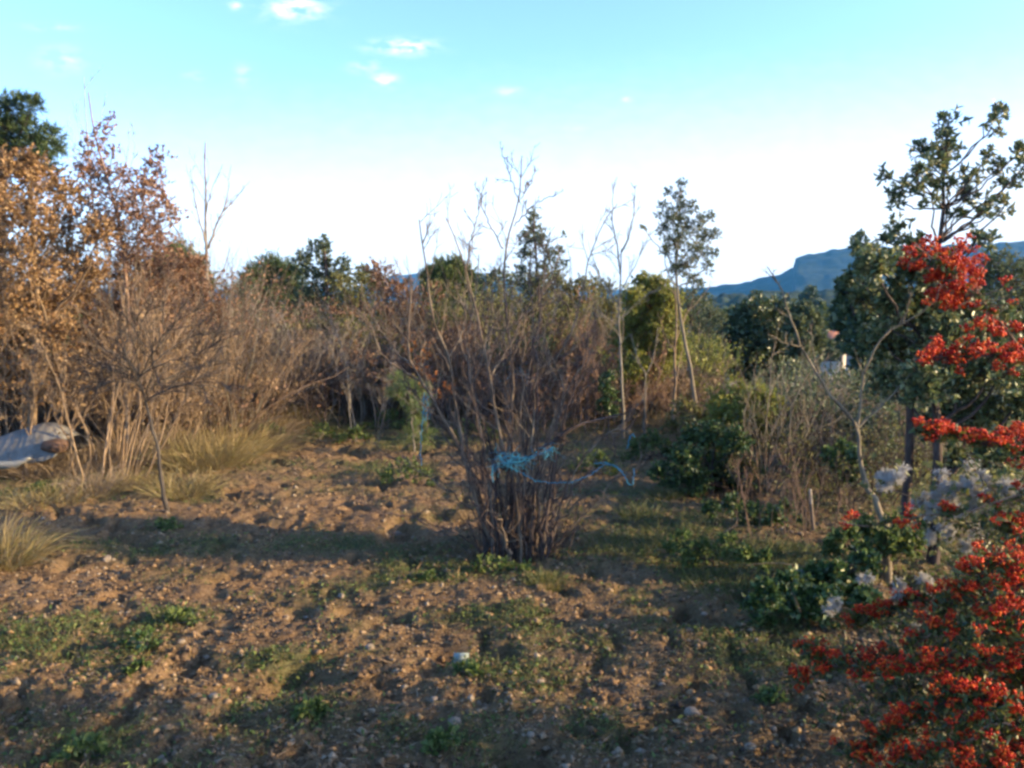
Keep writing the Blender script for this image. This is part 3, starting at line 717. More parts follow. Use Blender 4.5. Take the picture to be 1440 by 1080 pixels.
# hedge of bare bushes, each with its own place along the back
hedge = [
    (355, 12.9, 400, 75, 16, 'bark_grey', 'grey bare bush below the dark round pine', 250, 'tan_leaf'),
    (415, 13.4, 405, 80, 16, 'bark_grey', 'grey bare bush with slanting stems below the grey oak', 200, 'tan_leaf'),
    (460, 12.9, 470, 70, 14, 'bark_dark', 'low dark twiggy bush left of the thin pale sapling', 0, None),
    (520, 13.6, 425, 75, 16, 'bark_grey', 'greyish bare bush right of the thin pale sapling', 300, 'oak_brown'),
    (570, 14.2, 430, 70, 16, 'bark_red', 'reddish bare bush under the brown leaved young oak', 700, 'oak_brown'),
    (640, 13.8, 430, 75, 18, 'bark_red', 'reddish twiggy bush behind the left half of the bare shrub', 600, 'oak_brown'),
    (700, 14.5, 420, 75, 18, 'bark_red', 'reddish twiggy bush right behind the middle of the bare shrub', 500, 'oak_brown'),
    (745, 13.2, 470, 75, 16, 'bark_dark', 'dark low bush behind the knot of blue twine', 100, 'oak_brown'),
    (795, 14.2, 425, 70, 18, 'bark_red', 'red brown twiggy bush in front of the olive bush', 700, 'oak_brown'),
    (835, 13.0, 440, 65, 18, 'bark_red', 'red brown twiggy bush left of the pale bare trunk', 400, 'oak_brown'),
    (880, 13.7, 470, 65, 14, 'bark_tan', 'tan twiggy bush around the foot of the pale bare trunk', 200, 'tan_leaf'),
    (940, 13.6, 510, 70, 14, 'bark_tan', 'tan brush below the yellow green tree', 300, 'tan_leaf'),
    (1000, 12.6, 520, 65, 16, 'bark_red', 'brown brush with upright shoots right of the evergreen trunk', 150, 'tan_leaf'),
    (1050, 12.2, 520, 60, 12, 'bark_red', 'red brown shoots in front of the dark trees', 100, 'tan_leaf'),
]
for i, (px, D, top, sp, ns, mt, lb, nl, lm) in enumerate(hedge):
    bare_bush('bare_shrub', lb, 'bare shrub', px, D, top, sp, ns, M[mt], 100 + i, .013, (8, 8), twr=.0026, base_w=.55, leaf=M[lm] if lm else None, leafn=nl * 2, ln=.05, wander=.12, trop=.02)
# dense undergrowth that reads as one mass, 13 to 19 m away
def undergrowth():
    rng = np.random.RandomState(200)
    n = 1500
    px = rng.uniform(320, 1010, n); D = rng.uniform(14.2, 18.5, n)
    x = (px - CX) / F * D
    P = np.stack([x, D, zmac(x, D) - .02], 1)
    hmax = np.interp(px, [320, 420, 520, 700, 830, 900, 1010], [1.6, 1.75, 2.1, 2.1, 1.95, 1.6, 1.2])
    Dn = np.stack([rng.normal(0, .35, n), rng.normal(0, .3, n), np.ones(n)], 1)
    pts, rad = run(P, Dn, hmax * rng.uniform(.6, 1.25, n), .010 * rng.uniform(.5, 1.2, n), 6, rng, .14, .03, .3)
    p1, d1, L1, r1, _ = spawn(pts, rad, 9, rng, .15, .98, .6, .4, .5)
    q1, s1 = run(p1, d1, L1, np.maximum(r1, .0028), 4, rng, .18, .05, .5)
    o = MB().tubes(pts, rad, 4).tubes(q1, s1, 3).build('undergrowth', M['brush'], None)
    tag(o, kind='stuff')
    m = 110000; kk = rng.randint(0, len(q1), m); lp, ld, _ = sample(q1, rng.uniform(0, 1, m), kk)
    keep = fbm(lp[:, 0] * 1.0, lp[:, 2] * 1.6, 1.1, 2, 8) > -.08
    lp, ld = lp[keep], ld[keep]; m = len(lp); sz = rng.uniform(.6, 1.3, m)
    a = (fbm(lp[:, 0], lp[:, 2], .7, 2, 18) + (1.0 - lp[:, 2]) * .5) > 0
    b2 = fbm(lp[:, 0], lp[:, 2], .9, 2, 58) > -.12
    yg = (lp[:, 0] > 1.5) & (fbm(lp[:, 0], lp[:, 2], 1.3, 2, 68) > -.1)
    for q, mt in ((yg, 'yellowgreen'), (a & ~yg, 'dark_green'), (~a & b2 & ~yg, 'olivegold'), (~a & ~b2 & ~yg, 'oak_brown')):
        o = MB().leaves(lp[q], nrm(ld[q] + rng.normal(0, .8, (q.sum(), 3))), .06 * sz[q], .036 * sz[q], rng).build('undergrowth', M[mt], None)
        tag(o, kind='stuff')
undergrowth()
def left_brush():
    rng = np.random.RandomState(210)
    for (a, c, d0, d1, n, h, lm, nl) in ((-120, 340, 10.8, 15, 1500, 2.3, 'oak_brown', 26000), (1070, 1330, 9.5, 14, 420, .95, 'olive', 26000)):
        px = rng.uniform(a, c, n); D = rng.uniform(d0, d1, n); x = (px - CX) / F * D
        P = np.stack([x, D, zmac(x, D) - .02], 1)
        Dn = np.stack([rng.normal(0, .3, n), rng.normal(0, .3, n), np.ones(n)], 1)
        pts, rad = run(P, Dn, h * rng.uniform(.6, 1.3, n), .010 * rng.uniform(.5, 1.2, n), 6, rng, .14, .03, .3)
        p1, d1_, L1, r1, _ = spawn(pts, rad, 9, rng, .1, .98, .6, .4, .5)
        q1, s1 = run(p1, d1_, L1, np.maximum(r1, .0032), 4, rng, .18, .05, .5)
        tag(MB().tubes(pts, rad, 4).tubes(q1, s1, 3).build('undergrowth', M['brush'], None), kind='stuff')
        kk = rng.randint(0, len(q1), nl); lp, ld, _ = sample(q1, rng.uniform(0, 1, nl), kk)
        keep = fbm(lp[:, 0], lp[:, 2] * 1.6, 1.1, 2, 8) > -.1; lp, ld = lp[keep], ld[keep]; m = len(lp); sz = rng.uniform(.6, 1.3, m)
        tag(MB().leaves(lp, nrm(ld + rng.normal(0, .8, (m, 3))), .06 * sz, .036 * sz, rng).build('undergrowth', M[lm], None), kind='stuff')
left_brush()
# young pine
foliage_tree('young_pine', 'small bright green young pine at the back of the soil left of the bare shrub', 'tree', 582, 11.2,
             [(575, 548, 16), (560, 555, 16), (595, 560, 14), (585, 580, 12), (555, 535, 10), (600, 545, 8), (590, 605, 16), (575, 612, 12), (605, 615, 12)],
             M['young_pine'], M['bark_grey'], .012, 22, .13, .004, seed=71, needle=True, per=14, trunk=[(584, 640), (580, 600), (576, 540)], twig_r=.003)
for i, (px, py, r, mt, lb) in enumerate([
        (545, 590, 22, 'weed', 'leafy green weed bush left of the young pine'),
        (450, 608, 18, 'weed', 'low green weeds at the foot of the thin pale sapling'),
        (385, 610, 22, 'dark_green', 'dark green weed clump at the back left of the soil'),
        (670, 602, 20, 'weed', 'green weeds at the back edge behind the bare shrub stems'),
        (570, 662, 26, 'weed', 'spreading green weed patch on the soil near the young pine'),
        (835, 650, 22, 'weed', 'green weeds under the loop of blue twine'),
        (60, 690, 16, 'weed', 'bright green weed below the rusty end of the trough'),
        (500, 612, 14, 'weed', 'low green weeds right of the thin pale sapling')]):
    gx, gy = gpix(px, py + r * .6)
    s = scale(gy)
    foliage_tree('weed_bush', lb, 'weed', px, gy, [(px + dx * r, py + dy * r, r * .55) for dx, dy in ((0, 0), (-.8, .3), (.8, .3), (.3, -.3), (-.4, -.2), (1.3, .5), (-1.3, .5))],
                 M[mt], M['bark_grey'], .005, 12, .055, .028, seed=80 + i, per=6, crownname='foliage', twig_r=.002, base=(gx, gy, float(gz(gx, gy)[0]) - .02))

# ================================================================== RIGHT, BEYOND THE GARDEN
def zat(px, D): p = at(px, 600, D); return np.array([p[0], D, float(zmac(p[0], D)) - .1])
foliage_tree('dark_tree', 'big dark blue green tree beyond the brush right of the evergreen', 'tree', 1075, 33,
             [(1060, 450, 30), (1095, 450, 30), (1030, 475, 32), (1075, 485, 36), (1115, 475, 28), (1010, 505, 30), (1050, 515, 36), (1095, 515, 32), (1000, 480, 18), (1085, 435, 16), (1125, 500, 24)],
             M['holm'], M['bark_dark'], .2, 200, .20, .12, seed=91, per=9, base=zat(1075, 33), jitterD=1.5, twig_r=.012)
foliage_tree('dark_tree', 'smaller dull green round tree right of the big dark one', 'tree', 1135, 30,
             [(1128, 440, 14), (1140, 455, 16), (1120, 460, 14), (1142, 480, 18), (1125, 490, 16)],
             M['olive'], M['bark_dark'], .12, 200, .20, .12, seed=92, per=9, base=zat(1135, 30), jitterD=.8, twig_r=.01)
foliage_tree('umbrella_pine', 'flat topped umbrella pine showing bright green above the dark tree', 'tree', 1035, 48,
             [(1015, 449, 11), (1032, 445, 13), (1048, 447, 11), (1060, 452, 9), (1025, 455, 12), (1045, 456, 12)],
             M['pine_olive'], M['bark_dark'], .2, 200, .25, .04, seed=93, needle=True, per=16, base=zat(1035, 48), twig_r=.015)
foliage_tree('dark_tree', 'dark tree half hidden behind the bare fig', 'tree', 1215, 26,
             [(1200, 420, 24), (1230, 430, 28), (1185, 450, 20), (1215, 470, 26), (1245, 470, 26), (1225, 510, 26), (1190, 400, 12)],
             M['holm'], M['bark_dark'], .16, 200, .20, .12, seed=94, per=9, base=zat(1215, 26), jitterD=1, twig_r=.01)
foliage_tree('tree', 'hazy olive green tree behind the berries at the right edge', 'tree', 1410, 16,
             [(1400, 380, 34), (1430, 400, 36), (1380, 400, 26), (1415, 440, 40), (1370, 440, 30), (1450, 440, 40), (1390, 480, 36), (1440, 500, 44), (1470, 380, 40), (1380, 530, 36), (1430, 570, 44)],
             M['olive'], M['bark_dark'], .07, 130, .07, .04, seed=95, per=9, jitterD=.8)
# valley trees: far, one kind, two meshes
src = []
for v in range(3):
    src.append(foliage_tree('valley_tree', 'x', 'tree', 700, 100, [(700 + dx, 430 + dy, r) for dx, dy, r in ((0, -30, 12), (-12, -18, 13), (12, -18, 13), (0, -12, 16), (-18, -4, 12), (18, -4, 12), (0, 2, 14), (8, -26, 9))],
               M[('holm', 'pine_olive', 'olive')[v]], M['bark_dark'], .25, 60, .5, .3, seed=300 + v, per=7, base=np.array([-1.74, 100, -7.3]), twig_r=.03, jitterD=1.5))
spots = [(992, 75, .55, 'valley tree at the left of the gap above the white wall scraps'), (1148, 70, .55, 'valley tree just left of the orange roofed house'), (1205, 78, .6, 'valley tree right of the orange roofed house'),
         (1170, 105, .75, 'valley tree behind the orange roofed house'), (1100, 110, .7, 'distant valley tree above the big dark tree'), (1015, 120, .75, 'distant valley tree above the umbrella pine'),
         (1060, 140, 1.1, 'distant valley tree at the foot of the wooded hill'), (1190, 130, .8, 'far tree high above the roofs'), (1240, 115, .8, 'far tree behind the dark evergreen edge'), (1135, 160, 1.2, 'farthest valley tree below the mesa hill'),
         (965, 110, .7, 'distant valley tree behind the tall slim evergreen trunk'),
         (1120, 42, .22, 'scrub bush just beyond the brush, under the dull green round tree'), (1165, 46, .24, 'scrub bush hiding the foot of the orange roofed house'), (1195, 52, .27, 'scrub bush between the house and the stone wall'),
         (1225, 50, .28, 'scrub bush at the right end of the stone wall'), (1145, 38, .2, 'low scrub bush left of the stone wall'), (1095, 36, .2, 'low scrub bush at the foot of the big dark tree'), (1250, 40, .27, 'scrub bush behind the fig trunk'), (1180, 60, .33, 'larger scrub bush above the stone wall')]
for i, (px, D, sc, lb) in enumerate(spots):
    o = src[i] if i < 3 else copy_tree(src[i % 3])
    b = zat(px, D); o.location = b; o.scale = (sc, sc, sc); o.rotation_euler.z = i * 1.9
    tag(o, lb, 'tree', 'trees in the valley')
# houses in the valley
def house(px, py_eave, D, w, d, h, wallm, label, rot, roofh=1.1):
    p = at(px, py_eave, D)
    b = np.array([p[0], D, float(zmac(p[0], D)) - .2]); hh = p[2] - b[2]
    e = thing('house', b, label, 'house')
    c, s = math.cos(rot), math.sin(rot)
    def tr(V): V = np.asarray(V, float); return np.stack([V[:, 0] * c - V[:, 1] * s, V[:, 0] * s + V[:, 1] * c, V[:, 2]], 1) + b
    x, y = w / 2, d / 2
    V = [(-x, -y, 0), (x, -y, 0), (x, y, 0), (-x, y, 0), (-x, -y, hh), (x, -y, hh), (x, y, hh), (-x, y, hh), (-x, 0, hh + roofh), (x, 0, hh + roofh)]
    MB().add(tr(V), [(4, 7, 8), (5, 9, 6)], [(0, 1, 5, 4), (1, 2, 6, 5), (2, 3, 7, 6), (3, 0, 4, 7)]).build('wall', wallm, e)
    o = .35; t = .12
    V = [(-x - o, -y - o, hh - .15), (x + o, -y - o, hh - .15), (x + o, 0, hh + roofh + .06), (-x - o, 0, hh + roofh + .06), (x + o, y + o, hh - .15), (-x - o, y + o, hh - .15)]
    V = V + [(a, bb, cc + t) for a, bb, cc in V]
    rf = MB().add(tr(V), None, [(6, 7, 8, 9), (9, 8, 10, 11), (0, 3, 2, 1), (3, 5, 4, 2), (0, 1, 7, 6), (5, 11, 10, 4), (0, 6, 9, 3), (3, 9, 11, 5), (1, 2, 8, 7), (2, 4, 10, 8)]).build('roof', M['tile'], e)
    q = .25; zc = hh + roofh
    V = [(-x * .5 - q, -q, zc - .3), (-x * .5 + q, -q, zc - .3), (-x * .5 + q, q, zc - .3), (-x * .5 - q, q, zc - .3)]; V += [(a, bb, zc + .7) for a, bb, cc in V]
    MB().add(tr(V), None, [(0, 1, 5, 4), (1, 2, 6, 5), (2, 3, 7, 6), (3, 0, 4, 7), (4, 5, 6, 7)]).build('chimney', wallm, rf)
    for k in (-.55, 0, .55):
        wx = k * x; z0 = hh - 1.9
        V = [(wx - .45, -y - .02, z0), (wx + .45, -y - .02, z0), (wx + .45, -y - .02, z0 + 1.2), (wx - .45, -y - .02, z0 + 1.2)]
        V += [(a, -y + .1, cc) for a, bb, cc in V]
        MB().add(tr(V), None, [(0, 1, 2, 3), (0, 4, 5, 1), (1, 5, 6, 2), (2, 6, 7, 3), (3, 7, 4, 0)]).build('window', M['glass'], e)
house(1170, 482, 88, 2.6, 3, 4, M['render'], 'cream house with orange tiled roof in the valley', -.5)
house(1206, 486, 96, 4.0, 4, 4, M['render_grey'], 'grey house right of the cream one in the valley', .2, .9)
house(1004, 494, 60, 3.2, 3, 3, M['render_grey'], 'small grey house glimpsed left through the dark tree', .3, .7)
# broken stone terrace wall
def stone_wall():
    D = 40; rng = np.random.RandomState(9)
    b = zat(1195, D)
    mb = MB()
    p0 = at(1168, 530, D); p1 = at(1228, 512, D)
    for r_ in range(6):
        nst = 14
        for k in range(nst):
            if r_ > 3 and rng.rand() < .45: continue
            c = p0 + (p1 - p0) * ((k + .5 * (r_ % 2) + rng.uniform(-.1, .1)) / nst) + np.array([0, 0, -.75 + r_ * .16])
            sx, sy, sz = .08 * rng.uniform(.8, 1.1), .15, .074 * rng.uniform(.85, 1.1)
            V = np.array([[x, y, z] for x in (-1, 1) for y in (-1, 1) for z in (-1, 1)], float) * [sx, sy, sz] + rng.normal(0, .012, (8, 3)) + c
            mb.add(V, None, [(0, 1, 3, 2), (4, 6, 7, 5), (0, 4, 5, 1), (2, 3, 7, 6), (0, 2, 6, 4), (1, 5, 7, 3)])
    tag(mb.build('stone_wall', M['drystone'], None, origin=b), 'sunlit broken dry stone terrace wall below the valley houses', 'wall')
stone_wall()

# ================================================================== RIGHT SIDE
foliage_tree('evergreen_tree', 'big dark evergreen with leafy sprays against the sky right of the fig', 'tree', 1274, 6.4,
             [(1333, 172, 14), (1330, 195, 13), (1400, 162, 12), (1396, 178, 9), (1300, 215, 14), (1320, 228, 15), (1338, 215, 12), (1243, 246, 9), (1268, 268, 15), (1262, 285, 9), (1290, 250, 14), (1305, 255, 12), (1355, 255, 14), (1372, 240, 10), (1365, 275, 13), (1390, 222, 9), (1405, 235, 10), (1420, 255, 13), (1432, 215, 12), (1438, 235, 10), (1412, 290, 12), (1390, 280, 10), (1330, 260, 12), (1345, 300, 10), (1385, 305, 8), (1310, 285, 8), (1375, 330, 10), (1390, 340, 9), (1212, 340, 12), (1205, 350, 10), (1265, 325, 16), (1250, 340, 12), (1290, 345, 14)],
             M['arbutus'], M['bark_dark'], .042, 17, .048, .02, seed=401, per=7, trunk=[(1274, 690), (1279, 620), (1288, 520), (1305, 420), (1325, 330), (1330, 200)], jitterD=.3, open_=.95, lens=True)
foliage_tree('evergreen_shrub', 'dense dark evergreen shrub massed behind the red berry sprays', 'bush', 1320, 6.1,
             [(1230, 375, 26), (1270, 380, 30), (1310, 390, 30), (1215, 420, 26), (1255, 430, 34), (1300, 440, 38), (1235, 480, 30), (1280, 490, 38), (1330, 480, 40), (1245, 540, 26), (1300, 545, 40), (1350, 540, 44), (1400, 520, 44), (1370, 590, 40), (1320, 600, 36), (1420, 590, 44), (1345, 430, 34), (1390, 450, 36), (1440, 480, 40), (1345, 650, 26), (1400, 640, 36), (1440, 560, 40), (1205, 385, 14)],
             M['arbutus'], M['bark_dark'], .05, 88, .055, .026, seed=402, per=9, jitterD=.45, lens=False, trunk=[(1320, 620), (1315, 500), (1300, 400)])
bare_tree('fig_tree', 'bare young fig tree forking in a wide V in front of the evergreen', 1258, 5.8,
          [([(1243, 725), (1228, 700), (1212, 670), (1206, 630), (1205, 598)], .036), ([(1205, 600), (1180, 570), (1150, 530), (1128, 490), (1110, 440), (1095, 400), (1080, 375)], .013), ([(1206, 598), (1212, 560), (1217, 515), (1235, 480), (1262, 460), (1290, 440), (1310, 430)], .011), ([(1206, 602), (1235, 575), (1265, 545), (1290, 515)], .009), ([(1150, 530), (1140, 480), (1142, 450)], .006), ([(1130, 490), (1100, 480), (1080, 470)], .005), ([(1270, 455), (1280, 420), (1278, 400)], .005)],
          M['bark_fig'], 403, twigs=(4, 2), lf=.22, twr=.002, t0=.6, tipr=.3)
bare_bush('bare_shrub', 'pale bare tree like shrub with curved limbs left of the fig', 'bare shrub', 1085, 8.6, 410, 75, 9, M['bark_fig'], 404, .012, (6, 6), twr=.002, base_w=.12, lean=(.15, 0), wander=.13)
bare_bush('bare_shrub', 'brown tangled brush at the foot of the fig', 'bare shrub', 1215, 8.2, 585, 95, 30, M['bark_dark'], 405, .006, (7, 7), twr=.002, base_w=.8, wander=.16, trop=0, leaf=M['olivegold'], leafn=1800, ln=.035)
bare_bush('bare_shrub', 'brown tangled brush behind the wooden stake', 'bare shrub', 1135, 8.8, 590, 85, 28, M['bark_dark'], 406, .006, (7, 7), twr=.002, base_w=.7, wander=.16, trop=0, leaf=M['olivegold'], leafn=1800, ln=.035)
bare_bush('dry_stalks', 'clump of upright dry brown stalks left of the wooden stake', 'dry stalks', 1110, 7.0, 600, 48, 18, M['bark_red'], 407, .0045, (3, 3), twr=.0016, base_w=.42, wander=.05, trop=.03)
bare_bush('dry_stalks', 'thin dry stalks rising behind the dark green bush', 'dry stalks', 1050, 8.6, 575, 50, 12, M['bark_red'], 408, .004, (3, 3), twr=.0016, base_w=.4, wander=.05, trop=.03)
foliage_tree('bush', 'dense dark green evergreen bush at the right edge of the soil', 'bush', 1005, 8.6,
             [(975, 620, 24), (1005, 612, 26), (1035, 625, 24), (960, 650, 26), (995, 650, 30), (1030, 655, 28), (1055, 660, 20), (975, 680, 28), (1010, 685, 30), (1045, 690, 24), (940, 685, 20), (925, 665, 14)],
             M['dark_green'], M['bark_dark'], .02, 100, .045, .028, seed=411, per=9, jitterD=.4)
foliage_tree('bush', 'yellow green bush behind the dark evergreen bush', 'bush', 1060, 10.2,
             [(1010, 565, 18), (1040, 558, 20), (1072, 565, 20), (1020, 580, 20), (1050, 575, 22), (1080, 590, 22), (1060, 610, 24), (1090, 620, 18), (1030, 605, 20), (1005, 590, 14), (1075, 560, 12), (1095, 570, 10), (1100, 600, 14)],
             M['yellowgreen'], M['bark_tan'], .02, 80, .05, .028, seed=412, per=8, jitterD=.4, open_=.65)
foliage_tree('bush', 'yellowish shrub right of the evergreen trunk low in the brush', 'bush', 975, 11.6,
             [(960, 575, 16), (985, 585, 16), (970, 600, 16), (1000, 605, 14), (945, 600, 14)], M['olivegold'], M['bark_tan'], .015, 50, .05, .028, seed=413, per=6, open_=.65)
foliage_tree('low_bush', 'low spreading green bush hugging the ground before the berry bush', 'bush', 1130, 5.1,
             [(1080, 835, 22), (1110, 825, 26), (1140, 815, 26), (1170, 815, 26), (1200, 820, 26), (1095, 865, 24), (1125, 855, 28), (1160, 850, 30), (1195, 855, 28), (1215, 790, 22), (1060, 850, 16), (1150, 880, 22), (1185, 885, 22), (1220, 850, 24), (1070, 880, 16)],
             M['dark_green'], M['bark_dark'], .008, 55, .042, .024, seed=414, per=8, jitterD=.35, twig_r=.002, crownname='foliage', lens=True)
foliage_tree('low_bush', 'leafy undershrub around the foot of the fig', 'bush', 1230, 5.9,
             [(1190, 755, 20), (1220, 745, 22), (1250, 760, 24), (1280, 765, 24), (1215, 775, 20), (1170, 770, 16), (1300, 750, 20), (1260, 735, 14)],
             M['weed'], M['bark_dark'], .008, 40, .042, .022, seed=415, per=7, jitterD=.3, twig_r=.002, crownname='foliage', lens=True)
foliage_tree('low_bush', 'dark ivy like ground cover between the dark evergreen bush and the dry stalks', 'bush', 1075, 7.4,
             [(1030, 712, 16), (1060, 722, 18), (1090, 730, 18), (1120, 742, 18), (1075, 745, 16), (1105, 715, 14), (1140, 760, 16), (1050, 738, 14), (1000, 715, 14)],
             M['dark_green'], M['bark_dark'], .006, 40, .045, .028, seed=417, per=7, jitterD=.3, twig_r=.002, crownname='foliage')
foliage_tree('bush', 'leafy green bush right of the pale trunks low in the brush', 'bush', 915, 10.6,
             [(895, 630, 16), (920, 622, 18), (940, 635, 16), (905, 650, 16), (930, 655, 16), (880, 648, 12)], M['weed'], M['bark_dark'], .01, 40, .05, .028, seed=418, per=7, crownname='foliage')
foliage_tree('bush', 'small dark green bush tucked between the wooden stake and the fig', 'bush', 1185, 8.0,
             [(1165, 640, 14), (1185, 632, 16), (1205, 645, 14), (1175, 660, 14), (1195, 668, 14)], M['dark_green'], M['bark_dark'], .01, 40, .045, .028, seed=419, per=7, crownname='foliage')
foliage_tree('low_bush', 'trailing green undergrowth on the shaded ground left of the low green bush', 'bush', 1010, 6.0,
             [(960, 760, 16), (990, 772, 18), (1020, 765, 18), (1050, 780, 18), (1000, 795, 16), (1040, 800, 16), (970, 785, 14), (1075, 790, 16), (940, 770, 12)],
             M['weed'], M['bark_dark'], .005, 30, .04, .022, seed=420, per=7, jitterD=.4, twig_r=.002, crownname='foliage')
# straw stems arching over the low bush
def straw():
    rng = np.random.RandomState(416)
    for i, (pts, lb) in enumerate([([(1000, 760), (1040, 735), (1025, 700), (1030, 690)], 'bent straw stem left of the dry stalks'), ([(1215, 830), (1150, 800), (1090, 790), (1050, 795)], 'long straw stem arching over the low green bush'),
                                   ([(1210, 845), (1180, 820), (1140, 805), (1110, 800)], 'shorter straw stem over the low green bush')]):
        P = resample([at(x, y, 5.4 if i else 6.6) for x, y in pts], 12)
        tag(MB().tubes(P, np.linspace(.005, .002, 12), 5).build('straw_stem', M['bark_tan'], None, True, origin=P[0]), lb, 'stem', 'fallen straw stems')
straw()
def stake():
    D = 7.1; b = foot(1150, D); top = at(1139, 688, D)
    e = thing('wooden_stake', b, 'short weathered wooden stake with a pale top among dry stalks', 'stake')
    ax = nrm(top - b)
    P = np.stack([b + (top - b) * t for t in (0, .3, .7, .96)])
    MB().tubes(P, [.016, .016, .015, .014], 8).build('post', M['wood'], e)
    P2 = np.stack([top - ax * .13, top - ax * .01, top + ax * .006])
    MB().tubes(P2, [.0155, .015, .005], 8).build('bare_tip', M['wood_cut'], e)
stake()

# ================================================================== THE BARE SHRUB
SH = 6.45
def bare_shrub_main():
    rng = np.random.RandomState(500)
    b = foot(725, SH)
    e = thing('bare_shrub', b, 'big many stemmed bare shrub in the middle of the soil, tied with blue twine', 'bare shrub')
    traced = [
        ([(693, 785, 0), (672, 700, -.05), (655, 650, -.1), (638, 615, -.15), (614, 571, -.2), (591, 535, -.25), (577, 513, -.3), (571, 490, -.3), (574, 460, -.35), (578, 430, -.35), (577, 405, -.4)], .017, [([(590, 535, -.25), (565, 520, -.3), (548, 510, -.35), (533, 495, -.4), (526, 467, -.45), (515, 445, -.5), (493, 428, -.5)], .009), ([(577, 513, -.3), (556, 495, -.2), (540, 468, -.1), (520, 440, 0)], .007), ([(614, 571, -.2), (600, 540, -.1), (590, 505, 0), (600, 470, .1)], .007)]),
        ([(702, 788, -.1), (668, 705, -.15), (652, 640, -.2), (643, 577, -.2), (635, 530, -.25), (633, 500, -.25), (618, 478, -.3), (606, 445, -.3), (602, 393, -.35), (597, 360, -.4), (587, 307, -.4)], .014, [([(633, 500, -.25), (650, 470, -.2), (655, 440, -.2), (640, 400, -.1)], .007), ([(606, 447, -.3), (590, 425, -.2), (575, 395, -.2)], .005)]),
        ([(720, 790, .1), (712, 700, .1), (715, 620, .15), (722, 540, .2), (717, 478, .2), (711, 437, .2), (709, 390, .2), (708, 342, .2), (722, 318, .2), (732, 277, .2), (733, 218, .25)], .014, [([(708, 350, .2), (690, 320, .1), (675, 285, 0), (681, 255, 0)], .006), ([(731, 285, .2), (718, 250, .25), (705, 212, .3)], .005), ([(723, 318, .2), (740, 298, .1), (758, 283, 0), (782, 273, -.1)], .005), ([(732, 280, .2), (748, 255, .2), (752, 232, .2)], .004)]),
        ([(735, 790, -.15), (725, 690, -.2), (700, 600, -.25), (690, 530, -.3), (672, 450, -.3), (652, 370, -.3), (640, 330, -.35), (627, 307, -.4)], .013, [([(655, 380, -.3), (662, 340, -.2), (672, 300, -.2), (676, 283, -.2)], .006), ([(690, 530, -.3), (720, 480, -.2), (735, 440, -.1)], .006)]),
        ([(752, 792, .1), (756, 700, .15), (770, 620, .2), (790, 570, .2), (796, 549, .2), (779, 507, .25), (766, 492, .25), (745, 470, .3)], .013, [([(779, 507, .25), (803, 470, .2), (815, 430, .2), (829, 360, .2), (850, 310, .2), (868, 286, .2)], .008), ([(782, 505, .25), (800, 497, .2), (818, 470, .2)], .006), ([(803, 440, .2), (785, 410, .1), (775, 380, 0)], .005)]),
        ([(742, 790, .2), (740, 700, .3), (735, 600, .4), (738, 540, .4), (755, 470, .4), (762, 420, .4), (770, 370, .45), (760, 330, .45)], .012, [([(745, 500, .4), (780, 440, .5), (790, 400, .5)], .006)]),
        ([(688, 780, .15), (668, 690, .25), (655, 620, .3), (662, 540, .35), (655, 480, .35), (668, 420, .4), (675, 360, .4)], .012, [([(660, 540, .35), (680, 500, .4), (690, 450, .45), (693, 400, .45)], .006)]),
        ([(765, 790, 0), (800, 745, -.1), (830, 715, -.15), (850, 700, -.2)], .010, []),
        ([(770, 792, .1), (790, 700, 0), (820, 640, -.05), (880, 590, -.1), (905, 560, -.1)], .009, []),
        ([(765, 785, -.1), (766, 690, -.1), (785, 660, -.15), (808, 634, -.2)], .011, []),
    ]
    for pts, r, subs in traced:
        mb = MB(); r = r * 1.3
        for q, rr, main in [(pts, r, True)] + [(a, c, False) for a, c in subs]:
            P = resample([at(x, y, SH + d) for x, y, d in q], 22, rng, .005)[None]
            if main: P[0, 0, 2] = b[2]
            rad = np.linspace(rr, max(rr * .25, .0034), 22)[None]
            mb.tubes(P, rad, 7)
            p1, d1, L1, r1, _ = spawn(P, rad, 12 if main else 7, rng, .38 if main else .15, .99, .65, .2 if main else .32, .5)
            q1, s1 = run(p1, d1, L1, np.maximum(r1, .0034), 7, rng, .13, .06, .45); mb.tubes(q1, s1, 4)
            p2, d2, L2, r2, _ = spawn(q1, s1, 5, rng, .2, .98, .65, .5, .7)
            q2, s2 = run(p2, d2, L2, .0026, 4, rng, .15, .05, .6); mb.tubes(q2, s2, 3)
        mb.build('stem', M['bark_shrub'], e, True)
    # dense old stems from the stool
    for k in range(44):
        x0 = rng.uniform(676, 778); d0 = rng.uniform(-.3, .3)
        fan = (x0 - 727) / 60
        top = rng.uniform(590, 720) if k > 10 else rng.uniform(420, 540)
        H = (790 - top)
        x1 = x0 + fan * H * (.34 if k < 11 else .2) + rng.normal(0, 10)
        P = resample([at(x0, 790, SH + d0), at(x0 + fan * 6, 790 - H * .3, SH + d0 * 1.1), at((x0 + x1) / 2 + rng.normal(0, 6), 790 - H * .62, SH + d0 * 1.4), at(x1, top, SH + d0 * 1.9)], 14, rng, .012)[None]
        P[0, 0, 2] = b[2]
        r = rng.uniform(.009, .021)
        rad = np.linspace(r, .003, 14)[None]
        mb = MB().tubes(P, rad, 6)
        p1, d1, L1, r1, _ = spawn(P, rad, 7, rng, .3, .99, .6, .3, .5)
        q1, s1 = run(p1, d1, L1, np.maximum(r1, .0030), 6, rng, .14, .05, .4); mb.tubes(q1, s1, 4)
        p2, d2, L2, r2, _ = spawn(q1, s1, 3, rng, .2, .98, .65, .45, .7)
        q2, s2 = run(p2, d2, L2, .0024, 4, rng, .15, .04, .6); mb.tubes(q2, s2, 3)
        mb.build('stem', M['bark_dark'] if k % 4 else M['bark_shrub'], e, True)
